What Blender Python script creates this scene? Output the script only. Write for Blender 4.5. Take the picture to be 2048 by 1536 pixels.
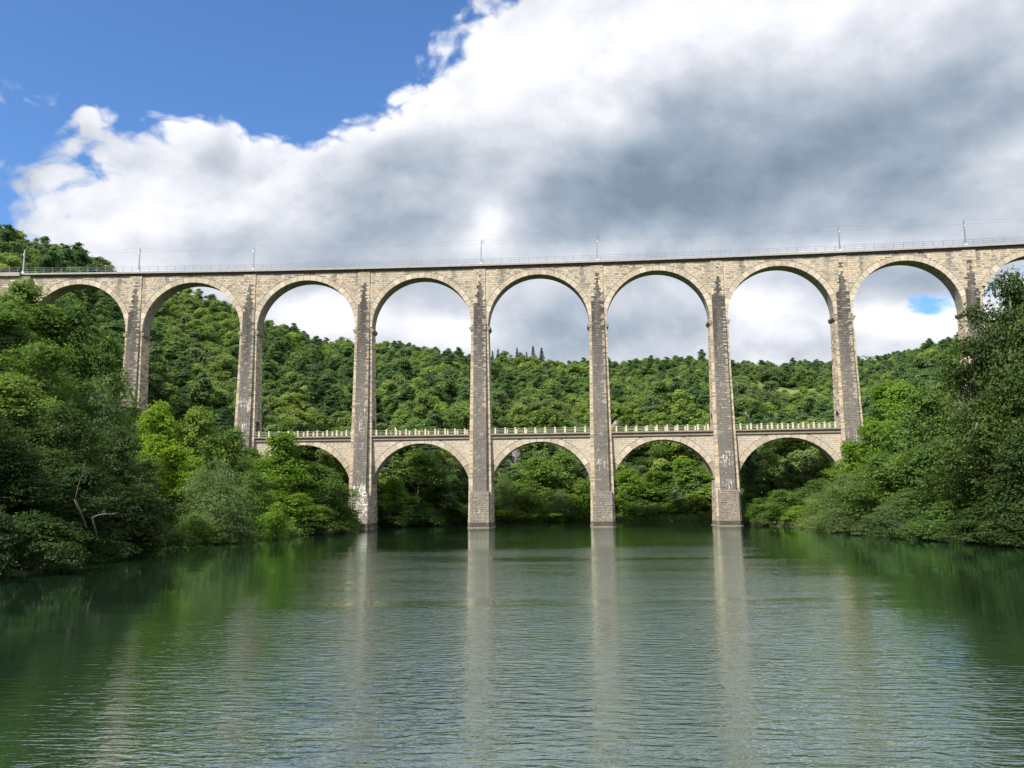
import bpy, math, random
import numpy as np
from mathutils import Vector, Matrix

random.seed(7)
RNG = np.random.default_rng(7)
for o in list(bpy.data.objects):
    bpy.data.objects.remove(o, do_unlink=True)
SC = bpy.context.scene
COL = SC.collection
R = math.radians

# ------------------------------------------------------------------ camera
FPX, PITCH, ROLL, CAMH = 1650.0, 0.1413, 0.0105, 5.075
cam_d = bpy.data.cameras.new('camera')
cam_d.sensor_width = 36.0
cam_d.lens = FPX / 2048.0 * 36.0
cam_d.clip_start = 0.1
cam_d.clip_end = 6000.0
cam = bpy.data.objects.new('camera', cam_d)
COL.objects.link(cam)
CAM_M = Matrix.Translation((0, 0, CAMH)) @ Matrix.Rotation(math.pi / 2 + PITCH, 4, 'X') @ Matrix.Rotation(-ROLL, 4, 'Z')
cam.matrix_world = CAM_M
SC.camera = cam


def ray(px, py):
    v = CAM_M.to_3x3() @ Vector(((px - 1024) / FPX, -(py - 768) / FPX, -1.0))
    return v.normalized()


def at(px, py, Y):
    d = ray(px, py)
    return Vector((0, 0, CAMH)) + d * (Y / d.y)


CAM_I = np.array(CAM_M.inverted())


def project(P):
    P = np.asarray(P, float)
    Q = P @ CAM_I[:3, :3].T + CAM_I[:3, 3]
    return 1024 + FPX * Q[..., 0] / -Q[..., 2], 768 - FPX * Q[..., 1] / -Q[..., 2]


# ------------------------------------------------------------------ sun, exposure
SUN_AZ_X, SUN_AZ_Y, SUN_EL = -0.66, -0.75, R(47)
_h = math.hypot(SUN_AZ_X, SUN_AZ_Y)
TO_SUN = Vector((SUN_AZ_X / _h * math.cos(SUN_EL), SUN_AZ_Y / _h * math.cos(SUN_EL), math.sin(SUN_EL)))
sun_d = bpy.data.lights.new('sun', 'SUN')
sun_d.energy = 4.9
sun_d.angle = R(0.55)
sun_d.color = (1.0, 0.93, 0.82)
sun = bpy.data.objects.new('sun', sun_d)
COL.objects.link(sun)
sun.rotation_euler = TO_SUN.to_track_quat('Z', 'Y').to_euler()
vs = SC.view_settings
vs.view_transform = 'Standard'
vs.look = 'None'
vs.gamma = 1.0
vs.use_curve_mapping = False
vs.exposure = 0.55
SC.cycles.max_bounces = 4
SC.cycles.diffuse_bounces = 2
SC.cycles.glossy_bounces = 2
SC.cycles.transmission_bounces = 4
SC.cycles.transparent_max_bounces = 4
SC.cycles.caustics_reflective = False
SC.cycles.caustics_refractive = False

# ------------------------------------------------------------------ node helpers
class NT:
    def __init__(self, tree):
        self.t = tree
        self.n = tree.nodes
        self.l = tree.links

    def node(self, typ, ins=None, **props):
        n = self.n.new(typ)
        for k, v in props.items():
            setattr(n, k, v)
        if ins:
            for k, v in ins.items():
                self.put(n.inputs[k], v)
        return n

    def put(self, sock, v):
        if isinstance(v, bpy.types.NodeSocket):
            self.l.new(v, sock)
        elif v is not None:
            sock.default_value = v

    def math(self, op, a, b=None, c=None, clamp=False):
        n = self.n.new('ShaderNodeMath')
        n.operation = op
        n.use_clamp = clamp
        self.put(n.inputs[0], a)
        if b is not None:
            self.put(n.inputs[1], b)
        if c is not None:
            self.put(n.inputs[2], c)
        return n.outputs[0]

    def vmath(self, op, a, b=None):
        n = self.n.new('ShaderNodeVectorMath')
        n.operation = op
        self.put(n.inputs[0], a)
        if b is not None:
            self.put(n.inputs[1], b)
        return n.outputs['Value'] if op in ('DISTANCE', 'LENGTH', 'DOT_PRODUCT') else n.outputs[0]

    def remap(self, v, a, b, c=0.0, d=1.0, interp='SMOOTHSTEP'):
        n = self.n.new('ShaderNodeMapRange')
        n.interpolation_type = interp
        for k, x in zip(('Value', 'From Min', 'From Max', 'To Min', 'To Max'), (v, a, b, c, d)):
            self.put(n.inputs[k], x)
        return n.outputs[0]

    def mix(self, f, a, b, blend='MIX'):
        n = self.n.new('ShaderNodeMix')
        n.data_type = 'RGBA'
        n.blend_type = blend
        self.put(n.inputs[0], f)
        self.put(n.inputs[6], a)
        self.put(n.inputs[7], b)
        return n.outputs[2]

    def noise(self, vec, scale, detail=3.0, rough=0.5, dist=0.0):
        n = self.node('ShaderNodeTexNoise', {'Vector': vec, 'Scale': scale, 'Detail': detail, 'Roughness': rough, 'Distortion': dist})
        return n.outputs['Fac']

    def ramp(self, fac, stops):
        n = self.n.new('ShaderNodeValToRGB')
        e = n.color_ramp.elements
        while len(e) < len(stops):
            e.new(0.5)
        for el, (p, c) in zip(e, stops):
            el.position = p
            el.color = (*c, 1) if len(c) == 3 else c
        self.put(n.inputs[0], fac)
        return n.outputs[0]


# ------------------------------------------------------------------ sky
world = bpy.data.worlds.new('World')
SC.world = world
world.use_nodes = True
world.cycles.sampling_method = 'MANUAL'
world.cycles.sample_map_resolution = 512
W = NT(world.node_tree)
W.n.clear()
tc = W.node('ShaderNodeTexCoord')
DIR = tc.outputs['Generated']
sky = W.node('ShaderNodeTexSky', sky_type='NISHITA')
sky.sun_disc = False
sky.sun_elevation = SUN_EL
sky.sun_rotation = math.atan2(TO_SUN.x, TO_SUN.y)
sky.altitude = 300
sky.air_density = 1.0
sky.dust_density = 0.6
sky.ozone_density = 2.2
BG = 0.1


def blob_sum(base, blobs, vec):
    """sum of soft ellipses given as (px, py, rx, ry, weight): the clouds' places in the sky"""
    tot = base
    for px, py, rx, ry, w in blobs:
        c = ray(px, py)
        a, b = FPX / rx, FPX / ry
        s = (a, a, b)
        v = W.vmath('MULTIPLY', vec, s)
        dist = W.vmath('DISTANCE', v, (c.x * a, c.y * a, c.z * b))
        g = W.math('POWER', 2.718, W.math('MULTIPLY', W.math('MULTIPLY', dist, dist), -1.0))
        tot = W.math('MULTIPLY_ADD', g, w, tot)
    return tot


stretched = W.vmath('MULTIPLY', DIR, (1.0, 1.0, 1.45))
warp = W.node('ShaderNodeTexNoise', {'Vector': stretched, 'Scale': 3.0, 'Detail': 4.0, 'Roughness': 0.55})
wv = W.vmath('MULTIPLY', W.vmath('SUBTRACT', warp.outputs['Color'], (0.5, 0.5, 0.5)), (0.17, 0.17, 0.17))
P1 = W.vmath('ADD', stretched, wv)
wDIR = W.vmath('ADD', DIR, W.vmath('MULTIPLY', wv, (0.55, 0.55, 0.55)))
warp_s = W.node('ShaderNodeTexNoise', {'Vector': stretched, 'Scale': 2.4, 'Detail': 0.0, 'Roughness': 0.5})
PS = W.vmath('ADD', stretched, W.vmath('MULTIPLY', W.vmath('SUBTRACT', warp_s.outputs['Color'], (0.5, 0.5, 0.5)), (0.12, 0.12, 0.12)))
PS2 = W.vmath('ADD', PS, (-0.018, -0.010, 0.030))
f_big = W.noise(P1, 4.2, 9.0, 0.58)
s_big = W.noise(PS, 4.2, 7.0, 0.5)
billow_s = W.math('MULTIPLY', W.math('SUBTRACT', W.noise(PS, 6.5, 7.0, 0.58), 0.5), 1.1)
f_fine = W.noise(P1, 13.0, 8.0, 0.62)
P2 = W.vmath('ADD', P1, (-0.018, -0.010, 0.030))
f_big2 = W.noise(PS2, 4.2, 7.0, 0.5)
vor = W.node('ShaderNodeTexVoronoi', {'Vector': W.vmath('ADD', P1, W.vmath('MULTIPLY', wv, (0.4, 0.4, 0.4))), 'Scale': 9.0, 'Detail': 3.0, 'Roughness': 0.6}, feature='F1')
billow = W.math('SUBTRACT', 0.45, vor.outputs['Distance'])
f_mid = W.noise(PS, 9.0, 8.0, 0.56)
f_mid2 = W.noise(PS2, 9.0, 8.0, 0.56)
COVER = [(400, 0, 440, 190, -1.5), (730, -20, 220, 110, -1.1), (30, 235, 130, 120, -0.7), (50, 410, 140, 85, -0.75),
         (520, 190, 90, 70, -0.35), (928, 412, 22, 15, -0.8), (1862, 612, 75, 32, -0.85), (300, 484, 40, 15, -0.4), (1630, 432, 40, 12, -0.4),
         (400, 260, 150, 80, 0.35), (850, 130, 130, 90, 0.4), (80, 345, 75, 40, 0.75), (10, 175, 70, 40, 0.7), (170, 455, 130, 60, 0.8), (150, 250, 60, 50, 0.45),
         (1150, 150, 200, 150, 0.5), (1600, 160, 500, 170, 0.7), (1950, 120, 150, 100, 0.6), (840, 428, 80, 30, 0.7), (1500, 500, 700, 200, 0.5), (700, 470, 500, 120, 0.3)]
SHADE = [(1560, 300, 420, 115, -0.68), (1260, 410, 250, 80, -0.44), (1880, 420, 170, 60, -0.22), (770, 450, 260, 60, -0.30), (430, 315, 140, 50, -0.20),
         (860, 330, 140, 42, -0.22), (1120, 640, 150, 60, -0.22), (1330, 640, 120, 60, -0.22), (1800, 555, 150, 45, -0.25), (1600, 690, 150, 25, -0.22),
         (640, 560, 70, 40, -0.20), (500, 500, 200, 40, -0.15), (850, 570, 110, 50, -0.15),
         (830, 100, 130, 80, 0.22), (1500, 0, 470, 90, 0.16), (1150, 620, 900, 110, -0.16), (1750, 620, 300, 100, -0.1), (1150, 170, 140, 90, 0.22), (590, 260, 110, 60, 0.25), (990, 440, 45, 36, 0.36), (965, 480, 70, 30, 0.26),
         (1500, 605, 120, 42, 0.55), (1775, 640, 100, 35, 0.5), (640, 622, 80, 40, 0.42), (860, 655, 150, 28, 0.4), (200, 455, 100, 55, 0.30),
         (1650, 495, 140, 25, 0.35), (460, 410, 130, 40, 0.15), (1900, 650, 60, 40, 0.4), (560, 360, 60, 40, 0.2), (300, 230, 120, 40, 0.2)]
cov = blob_sum(1.02, COVER, wDIR)
cov = W.math('ADD', cov, W.math('MULTIPLY', W.math('SUBTRACT', f_big, 0.5), 1.9))
cov = W.math('ADD', cov, W.math('MULTIPLY', W.math('SUBTRACT', f_fine, 0.5), 0.95))
cov = W.math('MULTIPLY_ADD', billow, 0.75, cov)
mask = W.remap(cov, 0.0, 0.34)
sh = blob_sum(0.80, SHADE, wDIR)
sh = W.math('ADD', sh, W.math('MULTIPLY', W.math('SUBTRACT', s_big, f_big2), 1.1))
sh = W.math('ADD', sh, W.math('MULTIPLY', W.math('SUBTRACT', f_mid, f_mid2), 0.55))
sh = W.math('ADD', sh, W.math('MULTIPLY', W.math('SUBTRACT', s_big, 0.5), 0.35))
sh = W.math('MULTIPLY_ADD', billow_s, 0.50, sh)
sh = W.math('ADD', sh, -0.20)
cloud = W.ramp(W.math('MULTIPLY_ADD', sh, 0.68, 0.12), [(0.0, (0.22, 0.29, 0.37)), (0.22, (0.38, 0.455, 0.55)), (0.42, (0.63, 0.67, 0.745)), (0.58, (0.89, 0.905, 0.965)), (0.78, (1.15, 1.15, 1.17)), (1.0, (1.6, 1.6, 1.6))])
cloud10 = W.vmath('MULTIPLY', cloud, (0.72 / BG, 0.72 / BG, 0.72 / BG))
skyc = W.vmath('MULTIPLY', sky.outputs[0], (0.74, 1.04, 1.38))
mixed = W.mix(mask, skyc, cloud10)
bgn = W.node('ShaderNodeBackground', {'Color': mixed, 'Strength': BG})
outw = W.node('ShaderNodeOutputWorld')
W.l.new(bgn.outputs[0], outw.inputs[0])

# ------------------------------------------------------------------ materials
def new_mat(name):
    m = bpy.data.materials.new(name)
    m.use_nodes = True
    t = NT(m.node_tree)
    t.n.clear()
    out = t.node('ShaderNodeOutputMaterial')
    return m, t, out


def principled(t, out, **ins):
    b = t.node('ShaderNodeBsdfPrincipled')
    for k, v in ins.items():
        t.put(b.inputs[k.replace('_', ' ')], v)
    t.l.new(b.outputs[0], out.inputs[0])
    return b


def simple_mat(name, col, rough=0.7, metal=0.0, var=0.15, scale=3.0):
    m, t, o = new_mat(name)
    g = t.node('ShaderNodeTexCoord').outputs['Object']
    n = t.noise(g, scale, 4)
    c = t.mix(n, tuple(x * (1 - var) for x in col) + (1,), tuple(min(1, x * (1 + var)) for x in col) + (1,))
    principled(t, o, Base_Color=c, Roughness=rough, Metallic=metal)
    return m


def stone_mat(name):
    """masonry: each block brings its own colour (attribute col) and a lime-wash amount (attribute lime)"""
    m, t, o = new_mat(name)
    g = t.node('ShaderNodeTexCoord').outputs['Object']
    a = t.node('ShaderNodeAttribute', attribute_name='col').outputs['Color']
    lime = t.node('ShaderNodeAttribute', attribute_name='lime').outputs['Fac']
    n1 = t.noise(g, 2.3, 6, 0.65)
    n2 = t.noise(g, 0.25, 3)
    c = t.mix(1.0, a, t.ramp(n1, [(0.25, (0.62, 0.60, 0.58)), (0.5, (1, 1, 1)), (0.8, (1.22, 1.2, 1.15))]), 'MULTIPLY')
    c = t.mix(1.0, c, t.ramp(n2, [(0.3, (0.86, 0.86, 0.88)), (0.7, (1.1, 1.08, 1.04))]), 'MULTIPLY')
    streak = t.noise(t.vmath('MULTIPLY', g, (5.0, 5.0, 0.42)), 1.0, 5, 0.62)
    dk = t.remap(streak, 0.54, 0.78, 0.0, 0.32)
    c = t.mix(dk, c, (0.05, 0.047, 0.043, 1))
    s2 = t.noise(t.vmath('MULTIPLY', t.vmath('ADD', g, (31.0, 7.0, 3.0)), (6.5, 6.5, 0.13)), 1.0, 4, 0.6)
    ls = t.remap(t.math('ADD', s2, t.math('MULTIPLY', t.math('SUBTRACT', lime, 0.5), 0.42)), 0.53, 0.62)
    ls = t.math('MULTIPLY', ls, t.remap(lime, 0.02, 0.25))
    c = t.mix(ls, c, (0.72, 0.70, 0.66, 1))
    bump = t.node('ShaderNodeBump', {'Height': n1, 'Strength': 0.5, 'Distance': 0.08})
    principled(t, o, Base_Color=c, Roughness=0.9, Normal=bump.outputs[0])
    return m


M_STONE = stone_mat('weathered_limestone')
M_MORTAR = simple_mat('mortar_core', (0.31, 0.265, 0.205), 0.95, var=0.3, scale=1.2)


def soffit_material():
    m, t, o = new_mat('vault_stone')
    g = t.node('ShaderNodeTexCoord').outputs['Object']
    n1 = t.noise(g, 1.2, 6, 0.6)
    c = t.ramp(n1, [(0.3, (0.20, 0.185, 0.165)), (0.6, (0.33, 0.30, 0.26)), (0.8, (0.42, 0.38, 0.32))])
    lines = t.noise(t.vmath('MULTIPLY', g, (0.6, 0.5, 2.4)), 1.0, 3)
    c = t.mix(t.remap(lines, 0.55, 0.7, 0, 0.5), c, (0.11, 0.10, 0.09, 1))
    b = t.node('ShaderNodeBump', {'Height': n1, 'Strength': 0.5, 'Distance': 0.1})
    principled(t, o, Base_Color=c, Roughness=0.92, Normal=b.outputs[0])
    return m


M_SOFFIT = soffit_material()


def voussoir_material():
    m, t, o = new_mat('dressed_voussoir_stone')
    g = t.node('ShaderNodeTexCoord').outputs['Object']
    rnd = t.node('ShaderNodeObjectInfo').outputs['Random']
    c = t.ramp(rnd, [(0.0, (0.41, 0.355, 0.28)), (0.45, (0.48, 0.42, 0.335)), (0.8, (0.54, 0.475, 0.385)), (1.0, (0.60, 0.535, 0.44))])
    wp = t.node('ShaderNodeNewGeometry').outputs['Position']
    n1 = t.noise(wp, 1.7, 6, 0.65)
    c = t.mix(1.0, c, t.ramp(n1, [(0.28, (0.70, 0.68, 0.65)), (0.5, (1, 1, 1)), (0.8, (1.15, 1.13, 1.1))]), 'MULTIPLY')
    b = t.node('ShaderNodeBump', {'Height': n1, 'Strength': 0.4, 'Distance': 0.06})
    principled(t, o, Base_Color=c, Roughness=0.88, Normal=b.outputs[0])
    return m


M_VOUS = voussoir_material()
M_COPING = simple_mat('grey_coping_stone', (0.36, 0.35, 0.33), 0.9, var=0.3, scale=0.9)
M_CORBEL = simple_mat('stained_shade_cornice_stone', (0.10, 0.075, 0.062), 0.95, var=0.35, scale=0.8)  # dark tone holds both stain and the shadow below the coping
M_ROADCOR = simple_mat('weathered_cornice_stone', (0.26, 0.225, 0.18), 0.9, var=0.35, scale=0.8)
M_POST = simple_mat('cream_painted_concrete', (0.62, 0.56, 0.37), 0.8, var=0.28, scale=1.6)
M_RAIL = simple_mat('green_painted_rail', (0.30, 0.34, 0.25), 0.6, var=0.15)
M_GALV = simple_mat('galvanised_steel', (0.27, 0.285, 0.295), 0.5, 0.5, var=0.15)
M_GALVD = simple_mat('dull_steel', (0.22, 0.235, 0.25), 0.55, 0.4, var=0.15)
M_CERAM = simple_mat('white_ceramic', (0.80, 0.80, 0.79), 0.3, var=0.05)
M_BALLAST = simple_mat('track_ballast', (0.16, 0.145, 0.13), 0.95, var=0.4, scale=6)
M_ROAD = simple_mat('road_asphalt', (0.07, 0.07, 0.072), 0.9, var=0.25, scale=4)
M_WIRE = simple_mat('copper_wire', (0.10, 0.11, 0.11), 0.5, 0.3)
M_BARK = simple_mat('bark', (0.11, 0.09, 0.065), 0.95, var=0.4, scale=6)
M_PALEBARK = simple_mat('pale_bark', (0.24, 0.22, 0.185), 0.9, var=0.3, scale=5)


def rock_material():
    m, t, o = new_mat('limestone_cliff')
    g = t.node('ShaderNodeTexCoord').outputs['Object']
    n1 = t.noise(t.vmath('MULTIPLY', g, (1, 1, 0.55)), 0.7, 8, 0.65)
    c = t.ramp(n1, [(0.3, (0.09, 0.085, 0.075)), (0.5, (0.25, 0.24, 0.225)), (0.7, (0.42, 0.41, 0.39))])
    b = t.node('ShaderNodeBump', {'Height': n1, 'Strength': 1.0, 'Distance': 0.5})
    principled(t, o, Base_Color=c, Roughness=0.95, Normal=b.outputs[0])
    return m


M_ROCK = rock_material()


def ground_material():
    m, t, o = new_mat('hillside_ground')
    g = t.node('ShaderNodeTexCoord').outputs['Object']
    n1 = t.noise(g, 0.12, 6, 0.6)
    n2 = t.noise(g, 1.4, 5, 0.65)
    c = t.ramp(n1, [(0.3, (0.022, 0.032, 0.012)), (0.55, (0.045, 0.075, 0.02)), (0.75, (0.085, 0.12, 0.035))])
    c = t.mix(t.remap(n2, 0.35, 0.75), t.mix(1.0, c, (0.6, 0.6, 0.55, 1), 'MULTIPLY'), c)
    z = t.node('ShaderNodeSeparateXYZ', {0: g}).outputs[2]
    c = t.mix(t.remap(z, 0.25, 0.7), (0.045, 0.04, 0.024, 1), c)
    b = t.node('ShaderNodeBump', {'Height': n2, 'Strength': 1.0, 'Distance': 0.4})
    principled(t, o, Base_Color=c, Roughness=0.95, Normal=b.outputs[0])
    return m


M_GROUND = ground_material()


def grass_material():
    m, t, o = new_mat('meadow_grass')
    g = t.node('ShaderNodeTexCoord').outputs['Object']
    c = t.ramp(t.noise(g, 0.3, 5), [(0.3, (0.075, 0.115, 0.030)), (0.5, (0.12, 0.16, 0.045)), (0.7, (0.15, 0.185, 0.06))])
    principled(t, o, Base_Color=c, Roughness=0.95)
    return m


M_GRASS = grass_material()


def water_material():
    m, t, o = new_mat('river_water')
    g = t.node('ShaderNodeTexCoord').outputs['Object']
    sx = t.node('ShaderNodeSeparateXYZ', {0: g})
    # wind patches: sheltered, calmer water along the wooded west bank and close under the bridge
    patch = t.noise(t.vmath('MULTIPLY', g, (0.020, 0.055, 1.0)), 1.0, 4, 0.6, 0.6)
    lee = t.remap(t.math('ADD', sx.outputs[0], t.math('MULTIPLY', sx.outputs[1], 0.14)), -15.0, 2.0, 0.07, 1.0)
    leer = t.remap(t.math('MULTIPLY_ADD', sx.outputs[1], -0.2, sx.outputs[0]), 5.0, 15.0, 1.0, 0.16)
    calm = t.math('MULTIPLY', t.remap(sx.outputs[1], 70.0, 165.0, 1.0, 0.16), t.remap(sx.outputs[1], 15.0, 60.0, 1.25, 0.85))
    amp = t.math('MULTIPLY', t.math('MULTIPLY', lee, leer), t.math('MULTIPLY', calm, t.remap(patch, 0.36, 0.60, 0.22, 1.0)))
    rot = t.node('ShaderNodeMapping', {'Vector': g, 'Rotation': (0, 0, 0.10)}).outputs[0]
    wa = t.noise(t.vmath('MULTIPLY', rot, (1.15, 3.6, 1.0)), 1.0, 2.5, 0.5, 0.6)
    wb = t.noise(t.vmath('MULTIPLY', g, (4.4, 10.0, 1.0)), 1.0, 2.0, 0.5, 0.4)
    wc = t.noise(t.vmath('MULTIPLY', g, (0.10, 0.22, 1.0)), 1.0, 2.0, 0.5)
    h = t.math('ADD', t.math('MULTIPLY', wa, 0.056), t.math('MULTIPLY', wb, 0.014))
    h = t.math('ADD', t.math('MULTIPLY', h, amp), t.math('MULTIPLY', wc, 0.03))
    b = t.node('ShaderNodeBump', {'Height': h, 'Strength': 1.0, 'Distance': 1.0})
    c = t.ramp(t.noise(g, 0.03, 3), [(0.3, (0.012, 0.030, 0.016)), (0.7, (0.017, 0.040, 0.022))])
    # silty water below, a mirror above, boosted beyond real water, strengthening towards grazing angles
    lw = t.node('ShaderNodeLayerWeight', {'Normal': b.outputs[0]})
    fac = t.math('MULTIPLY_ADD', t.math('POWER', lw.outputs['Facing'], 2.3), 0.90, 0.10, clamp=True)
    df = t.node('ShaderNodeBsdfDiffuse', {'Color': c})
    gl = t.node('ShaderNodeBsdfGlossy', {'Color': (0.88, 1.0, 0.975, 1), 'Roughness': 0.03, 'Normal': b.outputs[0]})
    mx = t.node('ShaderNodeMixShader', {0: fac, 1: df.outputs[0], 2: gl.outputs[0]})
    t.l.new(mx.outputs[0], o.inputs[0])
    return m


M_WATER = water_material()


def leaf_material(name, dark, light, trans=0.32, tint=0.35):
    """foliage: colour varies leaf by leaf (attribute v) and tree by tree (object random)"""
    m, t, o = new_mat(name)
    v = t.node('ShaderNodeAttribute', attribute_name='v').outputs['Fac']
    rnd = t.node('ShaderNodeObjectInfo').outputs['Random']
    c = t.mix(v, dark + (1,), light + (1,))
    tr = t.ramp(rnd, [(0.0, (0.50, 0.62, 0.66)), (0.25, (0.78, 0.88, 0.9)), (0.55, (1.0, 1.0, 1.0)), (0.8, (1.14, 1.1, 0.95)), (1.0, (1.45, 1.3, 0.9))])
    c = t.mix(tint * 2.0 if tint < 0.5 else 1.0, c, t.mix(1.0, c, tr, 'MULTIPLY'))
    b = t.node('ShaderNodeBsdfPrincipled', {'Base Color': c, 'Roughness': 0.55})
    b.inputs['Specular IOR Level'].default_value = 0.14
    tb = t.node('ShaderNodeBsdfTranslucent', {'Color': t.mix(1.0, c, (1.2, 1.3, 0.75, 1), 'MULTIPLY')})
    ms = t.node('ShaderNodeMixShader', {0: trans, 1: b.outputs[0], 2: tb.outputs[0]})
    t.l.new(ms.outputs[0], o.inputs[0])
    return m


M_LEAF_HILL = leaf_material('hill_foliage', (0.112, 0.185, 0.060), (0.255, 0.355, 0.108), 0.46, tint=0.5)
M_LEAF_HILLY = leaf_material('yellowish_hill_foliage', (0.125, 0.190, 0.055), (0.265, 0.345, 0.095), 0.45, tint=0.25)
M_LEAF_HILLD = leaf_material('deep_green_hill_foliage', (0.070, 0.130, 0.058), (0.170, 0.260, 0.100), 0.44, tint=0.4)
M_LEAF_HILLG = leaf_material('greyish_hill_foliage', (0.105, 0.155, 0.075), (0.215, 0.285, 0.130), 0.42, tint=0.25)
M_LEAF_MID = leaf_material('broadleaf_foliage', (0.075, 0.140, 0.034), (0.175, 0.275, 0.062), 0.43)
M_LEAF_BRIGHT = leaf_material('fresh_foliage', (0.125, 0.225, 0.028), (0.25, 0.38, 0.050), 0.48)
M_LEAF_DARK = leaf_material('shade_dark_foliage', (0.030, 0.058, 0.019), (0.090, 0.145, 0.038), 0.36)  # deep green of these trees, darkened further to stand for their shade
M_LEAF_WILLOW = leaf_material('willow_foliage', (0.085, 0.145, 0.050), (0.185, 0.265, 0.095), 0.40)
M_LEAF_SPRUCE = leaf_material('spruce_foliage', (0.010, 0.024, 0.012), (0.026, 0.046, 0.022), 0.1)
M_LEAF_BROWN = leaf_material('dry_foliage', (0.07, 0.058, 0.035), (0.15, 0.125, 0.08), 0.2)

# ------------------------------------------------------------------ mesh helpers
def tag(o, label=None, cat=None, group=None, kind=None):
    if label:
        o['label'] = label
    if cat:
        o['category'] = cat
    if group:
        o['group'] = group
    if kind:
        o['kind'] = kind
    return o


def link(name, me, parent=None, loc=None, rot=None):
    o = bpy.data.objects.new(name, me)
    COL.objects.link(o)
    if parent is not None:
        o.parent = parent
    if loc is not None:
        o.location = loc
    if rot is not None:
        o.rotation_euler = rot
    return o


def empty(name, loc=(0, 0, 0), rz=0.0, parent=None):
    o = link(name, None, parent, loc, (0, 0, rz))
    o.empty_display_size = 0.5
    return o


def mesh_np(name, V, F, mats, smooth=False, attrs=None, mat_idx=None):
    """V (n,3), F (m,4) quads"""
    V = np.ascontiguousarray(V, np.float32)
    F = np.ascontiguousarray(F, np.int32)
    me = bpy.data.meshes.new(name)
    me.vertices.add(len(V))
    me.vertices.foreach_set('co', V.ravel())
    k = F.shape[1]
    me.loops.add(F.size)
    me.loops.foreach_set('vertex_index', F.ravel())
    me.polygons.add(len(F))
    me.polygons.foreach_set('loop_start', np.arange(0, F.size, k, dtype=np.int32))
    if mat_idx is not None:
        me.polygons.foreach_set('material_index', np.asarray(mat_idx, np.int32))
    me.polygons.foreach_set('use_smooth', np.full(len(F), smooth))
    for mt in (mats if isinstance(mats, (list, tuple)) else [mats]):
        me.materials.append(mt)
    for an, (typ, data) in (attrs or {}).items():
        at_ = me.attributes.new(an, typ, 'POINT')
        at_.data.foreach_set('color' if typ == 'FLOAT_COLOR' else 'value', np.ascontiguousarray(data, np.float32).ravel())
    me.update(calc_edges=True)
    return me


class MB:
    """collects boxes, bars and tubes into one mesh of quads"""
    def __init__(self):
        self.v, self.f, self.n = [], [], 0

    def add(self, V, F):
        self.v.append(np.asarray(V, float))
        self.f.append(np.asarray(F, int) + self.n)
        self.n += len(V)

    def hexa(self, c8):
        self.add(c8, [(0, 3, 2, 1), (4, 5, 6, 7), (0, 1, 5, 4), (1, 2, 6, 5), (2, 3, 7, 6), (3, 0, 4, 7)])

    def box(self, x0, x1, y0, y1, z0, z1):
        self.hexa([(x0, y0, z0), (x1, y0, z0), (x1, y1, z0), (x0, y1, z0), (x0, y0, z1), (x1, y0, z1), (x1, y1, z1), (x0, y1, z1)])

    def tube(self, pts, rads, seg=6, cap=True):
        pts = [Vector(p) for p in pts]
        rings = []
        for i, p in enumerate(pts):
            d = (pts[min(i + 1, len(pts) - 1)] - pts[max(i - 1, 0)]).normalized()
            a = d.orthogonal().normalized() if i == 0 else (a - d * a.dot(d)).normalized()
            b = d.cross(a)
            r = rads[i] if isinstance(rads, (list, tuple)) else rads
            rings.append([p + (a * math.cos(2 * math.pi * k / seg) + b * math.sin(2 * math.pi * k / seg)) * r for k in range(seg)])
        V = [tuple(v) for r_ in rings for v in r_]
        F = []
        for i in range(len(pts) - 1):
            for k in range(seg):
                k2 = (k + 1) % seg
                F.append((i * seg + k, i * seg + k2, (i + 1) * seg + k2, (i + 1) * seg + k))
        if cap and seg == 4:
            F.append((3, 2, 1, 0))
            F.append(tuple(len(V) - 4 + k for k in range(4)))
        elif cap and seg == 6:
            F += [(3, 2, 1, 0), (0, 5, 4, 3)]
            q = len(V) - 6
            F += [(q, q + 1, q + 2, q + 3), (q + 3, q + 4, q + 5, q)]
        self.add(V, F)

    def mesh(self, name, mat, smooth=False):
        return mesh_np(name, np.concatenate(self.v), np.concatenate(self.f), mat, smooth)

    def build(self, name, mat, parent=None, loc=None, rot=None, smooth=False):
        return link(name, self.mesh(name, mat, smooth), parent, loc, rot)


# ------------------------------------------------------------------ terrain
# along each bearing: where the river ends (rs), where the ridge is (rr) and how high it rises (hz)
_T = [  # bearing given as photo column, rs, rr, ridge tree-top slope, exponent
    (-900, 52, 300, 0.36, 1.0), (-300, 60, 320, 0.335, 1.0), (0, 72, 330, 0.302, 1.0), (100, 84, 335, 0.295, 1.12), (240, 102, 340, 0.272, 1.32),
    (380, 116, 345, 0.263, 1.4), (540, 127, 350, 0.230, 1.32), (640, 142, 360, 0.213, 1.15), (700, 157, 366, 0.209, 1.0), (745, 178, 372, 0.206, 0.9), (800, 181, 375, 0.202, 0.75),
    (900, 190, 385, 0.193, 0.66), (1000, 204, 395, 0.188, 0.62), (1100, 206, 400, 0.183, 0.62), (1200, 208, 405, 0.180, 0.62), (1320, 205, 410, 0.181, 0.62),
    (1420, 205, 420, 0.176, 0.66), (1470, 175, 430, 0.172, 0.75), (1500, 166, 450, 0.168, 0.85), (1560, 160, 500, 0.161, 0.95), (1640, 146, 560, 0.161, 1.0),
    (1730, 132, 620, 0.160, 1.0), (1830, 113, 640, 0.168, 1.0), (1940, 106, 640, 0.178, 0.95), (2048, 98, 640, 0.190, 0.95), (2400, 84, 640, 0.21, 0.95), (3000, 72, 600, 0.22, 0.95)]
_tb = np.array([math.atan((a[0] - 1024) / FPX) for a in _T])
_tt = np.array([a[1:] for a in _T])


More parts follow.
